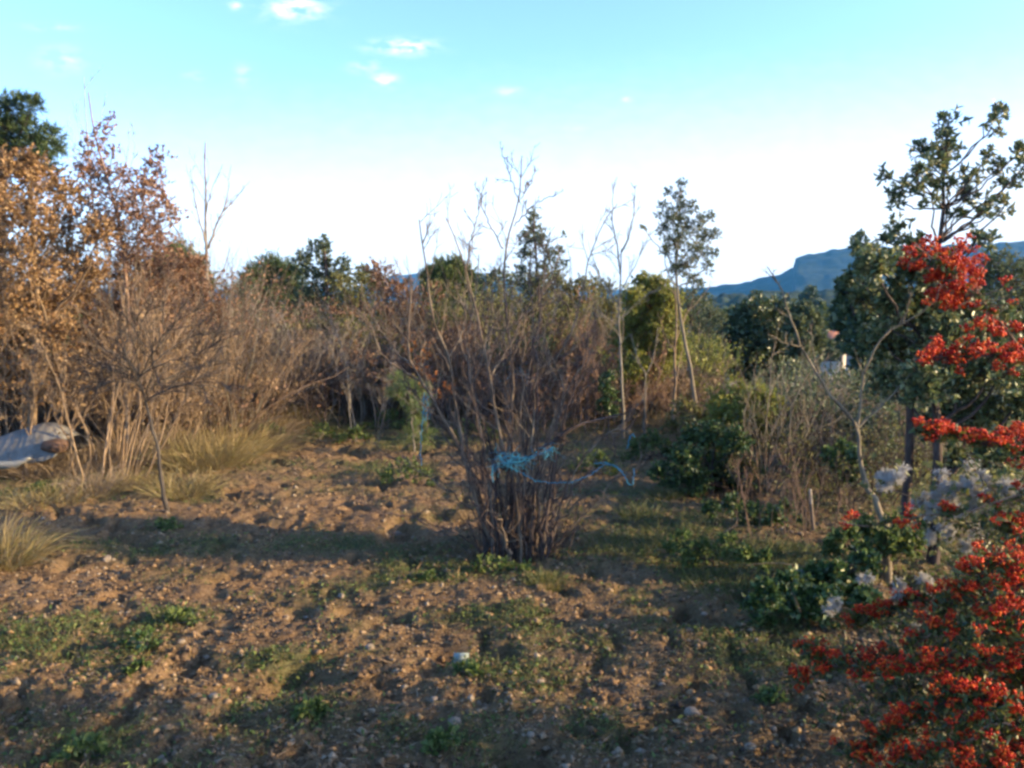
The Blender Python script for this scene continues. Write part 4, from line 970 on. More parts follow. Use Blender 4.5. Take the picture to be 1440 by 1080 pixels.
    # arching outer stems that make the wide see-through crown
    for k in range(16):
        x1 = 500 + 400 * (k + rng.rand()) / 16; top = 330 + 230 * abs((x1 - 715) / 200) ** 1.6 + rng.uniform(-10, 130)
        x0 = 727 + (x1 - 715) * .16 + rng.normal(0, 8); d0 = rng.uniform(-.25, .25); H = 790 - top; d1 = d0 * 2 + rng.uniform(-.4, .4)
        xm = x0 + (x1 - x0) * .42 + rng.normal(0, 12)
        P = resample([at(x0, 790, SH + d0), at(x0 + (xm - x0) * .22, 790 - H * .28, SH + d0), at(xm, 790 - H * .55, SH + (d0 + d1) / 2), at(x1 + rng.normal(0, 8), 790 - H * .85, SH + d1), at(x1 + rng.normal(0, 26), top, SH + d1)], 18, rng, .017)[None]
        P[0, 0, 2] = b[2]
        r = rng.uniform(.006, .012); rad = np.linspace(r, .003, 18)[None]; mb = MB().tubes(P, rad, 6)
        p1, d1_, L1, r1, _ = spawn(P, rad, 13, rng, .3, .99, .75, .28, .55); q1, s1 = run(p1, d1_, L1, np.maximum(r1, .0032), 7, rng, .2, .04, .45); mb.tubes(q1, s1, 4)
        p2, d2, L2, r2, _ = spawn(q1, s1, 3, rng, .2, .98, .7, .5, .7); q2, s2 = run(p2, d2, L2, .0025, 4, rng, .2, .03, .6); mb.tubes(q2, s2, 3)
        mb.build('stem', M['bark_shrub'] if k % 2 else M['bark_purple'], e, True)
    # low twigs around the foot
    mb = MB(); n = 36
    x = rng.uniform(665, 800, n); P = np.array([at(a, 790, SH + d) for a, d in zip(x, rng.uniform(-.3, .2, n))]); P[:, 2] = b[2]
    Dn = np.stack([(x - 725) / 60 * .6 + rng.normal(0, .2, n), rng.normal(-.15, .25, n), rng.uniform(.6, 1.2, n)], 1)
    q, s = run(P, Dn, rng.uniform(.25, .8, n), .004, 7, rng, .1, .02, .4); mb.tubes(q, s, 4)
    p1, d1, L1, r1, _ = spawn(q, s, 4, rng, .3, .98, .6, .35, .7); q1, s1 = run(p1, d1, L1, .0018, 4, rng, .14, .03, .6); mb.tubes(q1, s1, 3)
    mb.build('foot_twigs', M['bark_dark'], e, True)
    # the dark broken limb lying across
    P = resample([at(x, y, SH + d) for x, y, d in [(703, 657, -.35), (720, 653, -.36), (738, 645, -.37), (760, 635, -.38), (778, 622, -.38), (790, 612, -.38), (812, 598, -.36), (840, 590, -.3), (876, 583, -.25), (900, 570, -.2)]], 26, rng, .004)[None]
    rad = np.interp(np.linspace(0, 1, 26), [0, .08, .3, .45, .5, 1], [.014, .022, .014, .02, .012, .003])[None]
    mb = MB().tubes(P, rad, 8)
    p1, d1, L1, r1, _ = spawn(P, rad, 14, rng, .35, .98, .8, .2, .4); q1, s1 = run(p1, d1, L1, .003, 6, rng, .14, .05, .5); mb.tubes(q1, s1, 4)
    mb.build('broken_branch', M['bark_dark'], e, True)
    # knots
    for (x, y, d, r) in [(790, 616, -.38, .035), (786, 503, .25, .022), (712, 657, -.36, .028)]:
        c = at(x, y, SH + d); m = 40
        q, s = run(np.repeat(c[None], m, 0) + rng.normal(0, r * .5, (m, 3)), rng.normal(size=(m, 3)), r * 1.6, .005, 4, rng, .4, 0, .4)
        MB().tubes(q, s, 4).build('knot', M['bark_dark'], e, True)
    return e
bare_shrub_main()
# blue twine
def twine(paths, label, fuzz=(), r=.0042, seed=1):
    r = r * .75
    rng = np.random.RandomState(seed); mb = MB()
    base = at(*paths[0][0])
    for q in paths:
        P = resample([at(*p) for p in q], max(16, 8 * len(q)), rng, .004)
        for k in range(3):
            ph = np.linspace(0, 9 * len(q), len(P)) + k * 2.1
            o = np.stack([np.cos(ph), np.sin(ph), np.cos(ph + 1)], 1) * r * .7
            mb.tubes(P + o, np.full(len(P), r * .62), 5)
    for (x, y, D, sx, sy, n) in fuzz:
        c = at(x, y, D); s = scale(D)
        Pp = c + rng.normal(0, 1, (n, 3)) * [sx * s, .04, sy * s]
        q, ss = run(Pp, rng.normal(size=(n, 3)) * [1, 1, .6], sx * s * 2.2, r * .38, 7, rng, .5, -.03, .8); mb.tubes(q, ss, 4)
    tag(mb.build('twine', M['twine'], None, True, origin=base), label, 'twine', 'blue twine tied in the bare shrub')
d = SH - .42
twine([[(703, 648, d), (715, 640, d), (735, 645, d), (755, 640, d), (778, 629, d)], [(705, 652, d), (722, 650, d - .02), (740, 648, d), (765, 636, d), (776, 631, d)], [(700, 641, d), (712, 652, d), (722, 645, d)]],
      'frayed bundle of blue twine along the dark broken branch', [(715, 646, d, 11, 5, 60), (733, 647, d, 9, 4, 30), (765, 635, d, 9, 4, 24)], .0042, 3)
twine([[(718, 657, d), (730, 663, d), (752, 676, d), (775, 679, d), (803, 679, d - .02), (832, 667, d), (850, 653, d), (865, 655, d), (878, 668, d), (884, 682, d), (890, 681, d), (892, 672, d), (890, 660, d)],
       [(836, 652, d), (850, 650, d), (868, 657, d), (876, 664, d)]], 'long blue twine sagging right from the bundle to a loop', (), .0038, 4)
d2 = SH - .25
twine([[(597, 552, d2), (595, 580, d2), (592, 610, d2), (591, 640, d2), (594, 655, d2)], [(600, 556, d2), (601, 575, d2), (598, 592, d2)]], 'blue twine hanging straight down from the left limb', [(600, 572, d2, 4, 10, 30)], .0034, 5)
twine([[(693, 655, d), (692, 665, d), (693, 676, d)]], 'short blue twine end hanging left of the bundle', (), .0045, 6)
twine([[(883, 625, SH), (886, 615, SH), (890, 610, SH), (892, 615, SH)], [(884, 624, SH), (882, 630, SH)]], 'small blue twine scrap high at the right of the shrub', (), .0036, 7)
twine([[(716, 600, SH + .3), (714, 540, SH + .3), (719, 510, SH + .3)]], 'faint blue twine strand running up inside the shrub', [(735, 525, SH + .3, 14, 5, 14)], .0026, 8)

# ================================================================== GROUND PLANTS AND STONES
def scatter(n, rng, x0=-5.2, x1=3.4, y0=3.2, y1=13.5, pw=1.6):
    u = rng.uniform(0, 1, n); y = y0 * (y1 / y0) ** (u ** 1.0)
    half = y * .68 + .8
    x = rng.uniform(-1, 1, n) * half
    return x, y
def ground_stuff():
    rng = np.random.RandomState(600)
    # green grass and weeds
    x, y = scatter(520000, rng)
    w = weed_density(x, y)
    keep = (rng.uniform(0, 1, len(x)) < np.clip(w - .1, 0, 1) ** 1.1 * .45) & (np.hypot(x - 2.4, y - 3) > .3)
    x, y, w = x[keep], y[keep], w[keep]; n = len(x)
    P = np.stack([x, y, gz(x, y) - .006], 1)
    D = np.stack([rng.normal(0, .55, n), rng.normal(0, .55, n), np.ones(n)], 1)
    o = MB().blades(P, D, rng.uniform(.025, .085, n) * (.6 + .6 * np.clip(w, 0, 1)), rng.uniform(.002, .005, n), .6, rng).build('grass', M['grass'], None)
    tag(o, kind='stuff')
    # small broad weed leaves near ground
    k = rng.randint(0, n, 26000); q = P[k] + np.stack([rng.normal(0, .03, len(k)), rng.normal(0, .03, len(k)), rng.uniform(.008, .03, len(k))], 1)
    o = MB().leaves(q, np.stack([rng.normal(size=len(k)), rng.normal(size=len(k)), rng.uniform(.1, .8, len(k))], 1), rng.uniform(.015, .04, len(k)), rng.uniform(.008, .02, len(k)), rng).build('ground_weeds', M['weed'], None)
    tag(o, kind='stuff')
    # gravel
    n = 115000
    x, y = scatter(n, rng)
    keep = (rng.uniform(0, 1, n) > weed_density(x, y) * .45) & (np.abs(x + .4) < 4.6); x, y = x[keep], y[keep]; n = len(x)
    r = .0030 * (rng.uniform(.02, 1, n) ** -.6) * rng.uniform(.8, 1.4, n); r = np.clip(r, .004, .024)
    base = np.array([[1, 0, 0], [-1, 0, 0], [0, 1, 0], [0, -1, 0], [0, 0, .75], [0, 0, -.75]], float)
    V = base[None] * r[:, None, None] * rng.uniform(.6, 1.35, (n, 6, 1)) + rng.normal(0, .22, (n, 6, 3)) * r[:, None, None]
    V += np.stack([x, y, gz(x, y) + r * .25], 1)[:, None]
    f = np.array([[0, 2, 4], [2, 1, 4], [1, 3, 4], [3, 0, 4], [2, 0, 5], [1, 2, 5], [3, 1, 5], [0, 3, 5]])
    T = (np.arange(n)[:, None, None] * 6 + f[None]).reshape(-1, 3)
    o = MB().add(V.reshape(-1, 3), T).build('gravel', M['gravel'], None); tag(o, kind='stuff')
    # litter: dry leaves, bits of straw
    n = 26000
    x, y = scatter(n, rng); P = np.stack([x, y, gz(x, y) + rng.uniform(.002, .012, n)], 1)
    D = np.stack([rng.normal(size=n), rng.normal(size=n), rng.normal(0, .3, n)], 1); st = rng.rand(n) < .35
    ln = np.where(st, rng.uniform(.03, .12, n), rng.uniform(.010, .028, n)); wd = np.where(st, .0022, ln * .55)
    o = MB().leaves(P, D, ln, wd, rng).build('leaf_litter', M['litter'], None); tag(o, kind='stuff')
    n = 240000
    x, y = scatter(n, rng); keep = fbm(x, y, 1.6, 3, 91) > rng.uniform(-.45, .35, n); x, y = x[keep], y[keep]; n = len(x)
    P = np.stack([x, y, gz(x, y) - .004], 1)
    D = np.stack([rng.normal(0, 1.1, n), rng.normal(0, 1.1, n), np.ones(n)], 1)
    o = MB().blades(P, D, rng.uniform(.012, .06, n), rng.uniform(.0014, .0036, n), .8, rng).build('dry_ground_cover', M['ground_straw'], None); tag(o, kind='stuff')
ground_stuff()
# stones one can pick out
def stone_mesh(seed):
    rng = np.random.RandomState(seed)
    import bmesh
    bm = bmesh.new(); bmesh.ops.create_icosphere(bm, subdivisions=2, radius=1)
    ax = [nrm(rng.normal(size=3)) for _ in range(7)]; of = rng.uniform(.55, .85, 7)
    for v in bm.verts:
        p = np.array(v.co)
        for a, o in zip(ax, of):
            dd = p @ a
            if dd > o: p = p - a * (dd - o)
        v.co = p * [1, .8, .62]
    me = bpy.data.meshes.new('stone'); bm.to_mesh(me); bm.free(); me.materials.append(M['stone'])
    return me
SM = [stone_mesh(s) for s in range(4)]
for i, (px, py, rpx) in enumerate([(975, 1008, 14), (520, 915, 9), (195, 990, 10), (150, 790, 9), (560, 738, 8), (970, 875, 8), (760, 975, 7), (480, 845, 7), (100, 990, 9), (990, 868, 6), (690, 985, 8), (640, 1022, 13), (850, 1015, 8), (1065, 940, 7),
                                    (1085, 1030, 9), (1055, 1062, 10), (300, 990, 9), (255, 910, 7), (400, 870, 8), (230, 1060, 12), (745, 1045, 8), (610, 990, 8), (580, 1010, 6), (880, 1060, 10), (930, 965, 7), (360, 815, 7), (45, 880, 9)]):
    gx, gy = gpix(px, py)
    o = bpy.data.objects.new('stone', SM[i % 4]); C.objects.link(o)
    s = rpx * scale(gy)
    o.location = (gx, gy, float(gz(gx, gy)[0]) + s * .3); o.scale = (s, s, s); o.rotation_euler = (0, 0, i * 1.7)
    tag(o, 'small pale limestone lying on the dug soil', 'stone', 'stones on the soil')
# white plate on the soil
def plate():
    gx, gy = gpix(648, 940); b = np.array([gx, gy, float(gz(gx, gy)[0])])
    c = at(648, 934, gy); s = scale(gy); w, h = 12 * s, .034
    V = np.array([(-w, 0, -.02), (w, -.004, -.02), (w * .97, .03, h), (-w * .9, .034, h)]); n = np.array([0, .008, 0])
    V = np.concatenate([V, V + n]) + np.array([c[0], c[1], b[2] + .012])
    tag(MB().add(V, None, [(0, 1, 2, 3), (4, 7, 6, 5), (0, 4, 5, 1), (1, 5, 6, 2), (2, 6, 7, 3), (3, 7, 4, 0)]).build('tile_piece', M['card'], None, origin=b), 'small flat pale green white tile propped in the soil', 'tile')
plate()
for i, (px, py, r, mt, lb) in enumerate([
        (690, 797, 26, 'weed', 'broad leaved weed at the left foot of the bare shrub'), (735, 803, 18, 'weed', 'second broad leaved weed right below the bare shrub stems'),
        (655, 945, 16, 'weed', 'bright green weed beside the pale tile piece'), (625, 1045, 24, 'weed', 'green weed rosette at the bottom middle of the photo'),
        (255, 872, 20, 'weed', 'light green weed patch in the sunlit soil on the left'), (195, 905, 24, 'dark_green', 'dark bluish weed on the sunlit soil at the left'), (120, 1055, 30, 'weed', 'green weeds in the shaded bottom left corner'),
        (440, 1000, 22, 'weed', 'weed clump on the lower middle of the soil'), (600, 815, 14, 'weed', 'small weed in the shadow left of the bare shrub'), (235, 740, 16, 'weed', 'weed clump round the foot of the leaning sapling'),
        (195, 945, 16, 'weed', 'small green weed below the dark bluish weed'), (1085, 985, 22, 'weed', 'grassy weed under the tips of the berry bush')]):
    gx, gy = gpix(px, py + r * .4)
    foliage_tree('weed', lb, 'weed', px, gy, [(px + dx * r, py + dy * r, r * .5) for dx, dy in ((0, 0), (-.8, .2), (.8, .2), (.3, -.25), (-.4, -.2))],
                 M[mt], M['bark_grey'], .003, 9, .04, .022, seed=640 + i, per=5, crownname='foliage', twig_r=.0014, base=(gx, gy, float(gz(gx, gy)[0]) - .01), lens=True, jitterD=.08)
for i, (px, py, h, sp, n, lb) in enumerate([(765, 825, .17, .28, 420, 'green grass tuft in front of the bare shrub'), (990, 790, .2, .4, 420, 'shaded grass tuft left of the low green bush'), (900, 730, .22, .5, 420, 'grass tuft below the loop of blue twine'),
                                            (590, 660, .2, .5, 420, 'light grass tuft below the young pine'), (480, 612, .2, .8, 600, 'sunny grass along the back edge of the soil'), (955, 765, .2, .9, 900, 'dark grass on the shaded ground right of the bare shrub'), (1030, 835, .18, .8, 800, 'dark grass left of the low green bush'), (1085, 790, .22, .8, 800, 'rank green grass below the dry stalks'), (880, 775, .16, .8, 700, 'thin grass right beside the foot of the bare shrub'), (935, 700, .24, .4, 400, 'tall grass in front of the dark green bush'), (1100, 880, .16, .4, 500, 'grass in front of the low green bush')]):
    gx, gy = gpix(px, py); tuft('grass_tuft', lb, 'grass tuft', (gx, gy, float(gz(gx, gy)[0])), h, sp, n, M['grass'], 660 + i, .004, .5, 'green grass tufts')

# ================================================================== FIRETHORN AND CLEMATIS
def cluster_mesh(seed, nb=20):
    rng = np.random.RandomState(seed)
    import bmesh
    bm = bmesh.new(); bmesh.ops.create_icosphere(bm, subdivisions=1, radius=1)
    bm.verts.ensure_lookup_table(); bv = np.array([v.co for v in bm.verts]); bf = np.array([[v.index for v in f.verts] for f in bm.faces]); bm.free()
    mb = MB()
    for k in range(nb):
        a = rng.uniform(0, 2 * np.pi); rr = math.sqrt(rng.rand()) * .025
        c = np.array([math.cos(a) * rr, math.sin(a) * rr, .012 - rr * rr * 16 + rng.normal(0, .004)])
        mb.add(bv * [1, 1, .85] * .0047 * rng.uniform(.85, 1.15) + c, bf)
        mb.tubes(resample([(0, 0, -.018), c * .5 + [0, 0, -.006], c], 4), np.full(4, .0006), 3)
    me = mesh_arrays('berry_cluster', np.concatenate(mb.V), np.concatenate(mb.T), np.concatenate(mb.Q), True)
    me.materials.append(M['berry'])
    return me
def firethorn():
    rng = np.random.RandomState(700)
    D0 = 3.0
    b = np.array([2.15, 3.05, float(zmac(2.15, 3.05)) - .03])
    e = thing('firethorn', b, 'red berried firethorn bush with arching branches in the right foreground', 'bush')
    # path, radius, cluster count, cluster spread px, tilt
    S = at(1480, 900, 3.05)
    top = [  # clusters set along these branch paths
        ([(1530, 600, 2.95), (1480, 530, 2.9), (1430, 478, 2.85), (1385, 425, 2.8), (1345, 390, 2.8), (1310, 362, 2.8), (1285, 345, 2.8)], .006, 21, 30, .38, 1.),
        ([(1530, 560, 2.8), (1470, 515, 2.75), (1410, 500, 2.75), (1350, 503, 2.75), (1290, 505, 2.75)], .005, 14, 9, .2, 1.),
        ([(1520, 690, 2.9), (1460, 640, 2.85), (1400, 625, 2.8), (1340, 615, 2.8), (1290, 608, 2.8)], .005, 57, 9, .2, 1.),
        ([(1500, 720, 2.9), (1440, 690, 2.9), (1380, 712, 2.9), (1310, 722, 2.95), (1250, 738, 3.0), (1185, 738, 3.1)], .005, 10, 10, .35, 1.),
        ([(1480, 900, 3.05), (1460, 800, 2.9), (1430, 740, 2.9), (1400, 745, 2.9)], .008, 34, 18, .2, 1.),
        ([(1480, 930, 3.05), (1430, 800, 3.0), (1390, 800, 3.0), (1340, 850, 3.05), (1290, 905, 3.1)], .008, 66, 18, .2, 1.),
        ([(1480, 980, 3.05), (1420, 850, 2.9), (1370, 870, 2.9), (1300, 900, 2.95), (1230, 935, 3.1), (1165, 945, 3.2), (1110, 962, 3.3)], .008, 117, 17, .15, 1.),
        ([(1480, 1000, 3.05), (1420, 930, 2.8), (1360, 925, 2.8), (1290, 945, 2.85), (1210, 950, 3.0), (1150, 930, 3.1), (1125, 905, 3.15)], .008, 102, 18, .2, 1.),
        ([(1480, 1040, 3.0), (1430, 990, 2.7), (1370, 980, 2.7), (1310, 995, 2.75), (1250, 1040, 2.85), (1190, 1065, 2.95)], .007, 111, 20, .2, 1.),
        ([(1480, 1060, 3.0), (1440, 1020, 2.6), (1390, 1020, 2.6), (1340, 1050, 2.65), (1290, 1075, 2.7), (1240, 1090, 2.8)], .007, 96, 20, .2, 1.),
        ([(1480, 950, 3.0), (1450, 840, 2.8), (1430, 800, 2.75), (1400, 790, 2.75), (1370, 810, 2.75)], .007, 66, 20, .2, 1.),
        ([(1490, 1000, 3.0), (1460, 900, 2.7), (1430, 870, 2.65), (1390, 890, 2.65), (1350, 920, 2.7)], .007, 85, 20, .2, 1.),
        ([(1480, 900, 3.1), (1400, 850, 3.3), (1330, 840, 3.4), (1270, 850, 3.5), (1215, 880, 3.55), (1190, 870, 3.6)], .007, 76, 18, .35, 1.),
        ([(1500, 1080, 3.0), (1440, 1080, 2.6), (1380, 1075, 2.6), (1330, 1090, 2.6)], .007, 60, 18, .2, 1.),
    ]
    LV = MB(); CL = []; sp_ = []
    BL = {0: [(1297, 352, 14, 14), (1315, 362, 14, 14), (1290, 380, 12, 8), (1350, 352, 12, 8), (1345, 378, 18, 20), (1330, 405, 16, 16), (1318, 395, 12, 10), (1365, 395, 18, 16), (1325, 428, 16, 14), (1345, 430, 14, 12), (1372, 370, 8, 5), (1385, 455, 8, 6), (1400, 468, 9, 7), (1425, 470, 9, 6)],
          1: [(1310, 500, 12, 10), (1340, 506, 12, 10), (1370, 500, 12, 10), (1395, 505, 12, 10), (1425, 500, 12, 10), (1300, 512, 9, 6)],
          2: [(1300, 608, 8, 5), (1330, 614, 12, 8), (1365, 622, 12, 8), (1400, 618, 12, 9), (1430, 612, 12, 8), (1440, 660, 10, 5)],
          3: [(1195, 740, 9, 3), (1275, 738, 8, 3)],
          10: [(1400, 795, 18, 14), (1425, 820, 22, 16), (1370, 800, 14, 8), (1440, 770, 18, 10)]}
    for k, (q, r, nc, sp, t0, _) in enumerate(top):
        P = resample([b + [0, 0, .0]] * (1 if k >= 4 else 0) + [at(*p) for p in q], 26, rng, .006)[None]
        if k < 4: P = resample([b, (b + at(*q[0])) / 2 + [.12, 0, .1]] + [at(*p) for p in q], 30, rng, .005)[None]; t0 = .45 + .3 * t0
        rad = np.linspace(r * 1.3, .0022, P.shape[1])[None]
        mb = MB().tubes(P, rad, 7)
        # spurs carrying berries and leaves
        ns = nc * 2
        t = rng.uniform(t0, 1, ns); pp, dd, _i = sample(P, t, np.zeros(ns, int))
        off = rng.normal(0, 1, (ns, 3)) * [1, .8, .85] * sp * scale(2.8) * (.35 + .65 * np.abs(1.0 - .5 * t))[:, None] + [0, 0, .012]
        tip = pp + off
        mid = (pp + tip) / 2 + rng.normal(0, .008, (ns, 3))
        mb.tubes(np.stack([pp, (pp + mid) / 2, mid, tip], 1), np.tile([.0022, .0018, .0015, .001], (ns, 1)), 4)
        for j in range(nc): CL.append((tip[j] + [0, 0, .015], k))
        for (bx, by, br, bn) in BL.get(k, ()):
            Dm = float(np.mean([p[2] for p in q]))
            for _ in range(bn):
                if rng.rand() < .35: continue
                c = at(bx + rng.normal(0, br * .75), by + rng.normal(0, br * .65), Dm + rng.normal(0, .06))
                a = P[0][np.linalg.norm(P[0] - c, axis=1).argmin()]
                sp_.append(np.stack([a, a * .6 + c * .4 + rng.normal(0, .01, 3), a * .25 + c * .75 + rng.normal(0, .006, 3), c])); CL.append((c + [0, 0, .015], k))
        if sp_: mb.tubes(np.array(sp_), np.tile([.0022, .0018, .0014, .001], (len(sp_), 1)), 4); sp_ = []
        mb.build('branch', M['bark_dark'] if k % 3 else M['bark_red'], e, True)
        m = ns * 9; kk = np.repeat(np.arange(ns), 9); f = rng.uniform(0, 1, m)[:, None]
        lp = pp[kk] * (1 - f) + tip[kk] * f
        sz = rng.uniform(.6, 1.25, m)
        LV.leaves(lp, nrm(off[kk] * 6 + rng.normal(0, .8, (m, 3)) + [0, 0, .2]), .030 * sz, .011 * sz, rng, lens=True)
    # leafy body of the bush; unseen clumps added at right to shade the ground
    n = 1700
    c = np.array([np.array([2.3, 2.6, .35]), np.array([2.2, 2.9, .4]), np.array([2.75, 3.7, .4]), np.array([3.05, 4.2, .45]), np.array([3.3, 4.7, .45]), np.array([3.0, 3.9, .3]), np.array([3.5, 5.1, .4]), at(1400, 950, 3.2), at(1440, 820, 3.15), at(1330, 1000, 3.3), at(1270, 960, 3.45), at(1420, 1060, 3.0), at(1480, 700, 3.1), at(1350, 900, 3.4), at(1440, 900, 3.3)])
    P = c[rng.randint(0, len(c), n)] + rng.normal(0, .13, (n, 3)); P[:, 2] = np.maximum(P[:, 2], .05)
    q, s = run(P, rng.normal(size=(n, 3)) + [0, 0, .3], .15, .0022, 5, rng, .2, .05, .5)
    MB().tubes(q, s, 4).build('twig', M['bark_dark'], e, True)
    m = n * 8; kk = np.repeat(np.arange(n), 8); lp, ld, _ = sample(q, rng.uniform(0, 1, m), kk); sz = rng.uniform(.6, 1.25, m)
    LV.leaves(lp, nrm(ld * .5 + rng.normal(0, .7, (m, 3))), .034 * sz, .013 * sz, rng, lens=True)
    LV.build('foliage', M['pyra_leaf'], e)
    var = [cluster_mesh(710 + i, 9 + 3 * i) for i in range(7)]
    TQ = {me.name: ([tuple(x.vertices) for x in me.polygons if len(x.vertices) == 3], [tuple(x.vertices) for x in me.polygons if len(x.vertices) == 4]) for me in var}
    # the hundred that show largest: nearest to the camera and inside the frame
    CL.sort(key=lambda a: np.linalg.norm(a[0] - np.array([0, 0, CAMZ])) + (10 if a[0][0] / a[0][1] > .62 else 0))
    from mathutils import Euler
    rest = MB()
    order = rng.permutation(len(CL))
    for i, (p, k) in enumerate(CL):
        rot = Euler((rng.normal(0, .5), rng.normal(0, .5), rng.uniform(0, 6)))
        s = rng.uniform(.8, 1.2)
        me = var[rng.randint(7)]
        if i < 100:
            o = bpy.data.objects.new('berry_cluster', me); C.objects.link(o); o.parent = e
            o.location = Vector(p - b); o.rotation_euler = rot; o.scale = (s, s, s)
        else:
            V = np.zeros(len(me.vertices) * 3, np.float32); me.vertices.foreach_get('co', V); V = V.reshape(-1, 3) * s
            V = V @ np.array(rot.to_matrix()).T + p
            rest.add(V, *TQ[me.name])
    tag(rest.build('berries', M['berry'], e, True), kind='stuff')
firethorn()
def clematis():
    rng = np.random.RandomState(800)
    b = np.array([2.05, 3.75, float(zmac(2.05, 3.75)) - .02])
    e = thing('clematis_vine', b, 'clematis vine with fluffy white seed heads above the red berries', 'vine')
    # seed head mesh: curved silky tails
    ms = []
    for v in range(3):
        n = 60; D = nrm(rng.normal(size=(n, 3)) + [0, 0, .15])
        q, s = run(np.zeros((n, 3)) + D * .003, D, rng.uniform(.016, .030, n), .0013, 4, rng, .35, .02, .6)
        mb = MB().tubes(q, s, 3)
        p1, d1, L1, r1, _ = spawn(q, s, 5, rng, .2, 1, .9, .35, .7); q1, s1 = run(p1, d1, .008, .0009, 2, rng, .2, 0, .7); mb.tubes(q1, s1, 3)
        me = mesh_arrays('seed_head', np.concatenate(mb.V), None, np.concatenate(mb.Q)); me.materials.append(M['fluff']); ms.append(me)
    spots = []
    for (x, y, r, n, D) in [(1247, 682, 10, 7, 3.5), (1268, 671, 5, 4, 3.5), (1295, 708, 9, 6, 3.4), (1318, 714, 10, 8, 3.4), (1345, 690, 14, 10, 3.35), (1370, 680, 16, 13, 3.3), (1395, 695, 16, 11, 3.3), (1425, 700, 14, 7, 3.3), (1350, 725, 14, 9, 3.4), (1330, 750, 14, 7, 3.45), (1375, 655, 12, 5, 3.3),
                             (1272, 830, 8, 5, 3.5), (1303, 818, 6, 3, 3.5), (1218, 820, 6, 3, 3.6), (1285, 885, 6, 3, 3.5), (1180, 855, 7, 4, 3.7), (1355, 760, 14, 4, 3.4), (1310, 845, 5, 2, 3.5)]:
        for _ in range(max(2, int(n * .75))): spots.append(at(x + rng.normal(0, r * .95), y + rng.normal(0, r * .75), D + rng.normal(0, .06)))
    spots = np.array(spots)
    vines = [[b, at(1430, 800, 3.5), at(1420, 705, 3.35), at(1370, 685, 3.35), at(1310, 712, 3.42), at(1245, 684, 3.5)], [b, at(1400, 850, 3.6), at(1340, 770, 3.45), at(1355, 730, 3.4), at(1400, 690, 3.35)],
             [b, at(1360, 900, 3.6), at(1290, 850, 3.5), at(1270, 832, 3.5), at(1216, 820, 3.6)], [b, at(1350, 950, 3.7), at(1285, 885, 3.55), at(1180, 856, 3.7)]]
    for q in vines: MB().tubes(resample(q, 24, rng, .006), np.linspace(.005, .0018, 24), 6).build('stem', M['bark_tan'], e, True)
    VV = np.concatenate([resample(q, 24) for q in vines])
    tw = MB(); LV = MB()
    for p in spots:
        a = VV[np.linalg.norm(VV - p, axis=1).argmin()]
        tw.tubes(resample([a, (a + p) / 2 + rng.normal(0, .012, 3), p], 5), np.full(5, .0011), 3)
    tw.build('twig', M['bark_tan'], e, True)
    n = 260; c = spots[rng.randint(0, len(spots), n)] + rng.normal(0, .05, (n, 3))
    LV.leaves(c, rng.normal(size=(n, 3)) - [0, 0, .5], .035, .02, rng, lens=True); LV.build('foliage', M['olivegold'], e)
    for i, p in enumerate(spots[:100] if len(spots) <= 100 else spots[rng.permutation(len(spots))[:100]]):
        o = bpy.data.objects.new('seed_head', ms[i % 3]); C.objects.link(o); o.parent = e
        o.location = Vector(p - b); o.rotation_euler = tuple(rng.uniform(0, 6, 3)); s = rng.uniform(.8, 1.35); o.scale = (s, s, s)
clematis()

# ================================================================== AIR, SKY, SUN, CAMERA
def haze():
    V = [(x, y, z) for z in (-60, 190) for x, y in ((-2700, -70), (2700, -70), (2700, 3350), (-2700, 3350))]
    o = MB().add(V, None, [(0, 3, 2, 1), (4, 5, 6, 7), (0, 1, 5, 4), (1, 2, 6, 5), (2, 3, 7, 6), (3, 0, 4, 7)])
    m = bpy.data.materials.new('haze'); m.use_nodes = True; t = m.node_tree; t.nodes.clear()
    out = t.nodes.new('ShaderNodeOutputMaterial'); v = t.nodes.new('ShaderNodeVolumePrincipled')
    v.inputs['Color'].default_value = (.11, .47, 1.0, 1); v.inputs['Density'].default_value = .00014
    t.links.new(v.outputs[0], out.inputs['Volume'])
    ob = o.build('haze', m); tag(ob, kind='stuff'); ob.display_type = 'WIRE'
HAZE = True
if HAZE: haze()

sc = bpy.context.scene
w = bpy.data.worlds.new('World'); sc.world = w; w.use_nodes = True
t = w.node_tree; t.nodes.clear()
out = t.nodes.new('ShaderNodeOutputWorld'); bg = t.nodes.new('ShaderNodeBackground'); t.links.new(bg.outputs[0], out.inputs[0])
sky = t.nodes.new('ShaderNodeTexSky'); sky.sky_type = 'NISHITA'; sky.sun_disc = False
sky.sun_elevation = SUN_EL; sky.sun_rotation = SUN_AZ; sky.air_density = .62; sky.dust_density = .9; sky.ozone_density = 3.4
# small clouds at fixed directions of the sky
tc = t.nodes.new('ShaderNodeTexCoord'); sp = t.nodes.new('ShaderNodeSeparateXYZ'); t.links.new(tc.outputs['Generated'], sp.inputs[0])
def mth(op, a, b_=None, c=None, clamp=False):
    n = t.nodes.new('ShaderNodeMath'); n.operation = op; n.use_clamp = clamp
    for i, v in enumerate((a, b_, c)):
        if v is None: continue
        if isinstance(v, (int, float)): n.inputs[i].default_value = v
        else: t.links.new(v, n.inputs[i])
    return n.outputs[0]
yy = mth('MAXIMUM', sp.outputs[1], .05)
U = mth('DIVIDE', sp.outputs[0], yy); Vv = mth('DIVIDE', sp.outputs[2], yy)
cmb = t.nodes.new('ShaderNodeCombineXYZ'); t.links.new(U, cmb.inputs[0]); t.links.new(mth('MULTIPLY', Vv, 2.2), cmb.inputs[1])
nz = t.nodes.new('ShaderNodeTexNoise'); nz.inputs['Scale'].default_value = 38; nz.inputs['Detail'].default_value = 5; t.links.new(cmb.outputs[0], nz.inputs['Vector'])
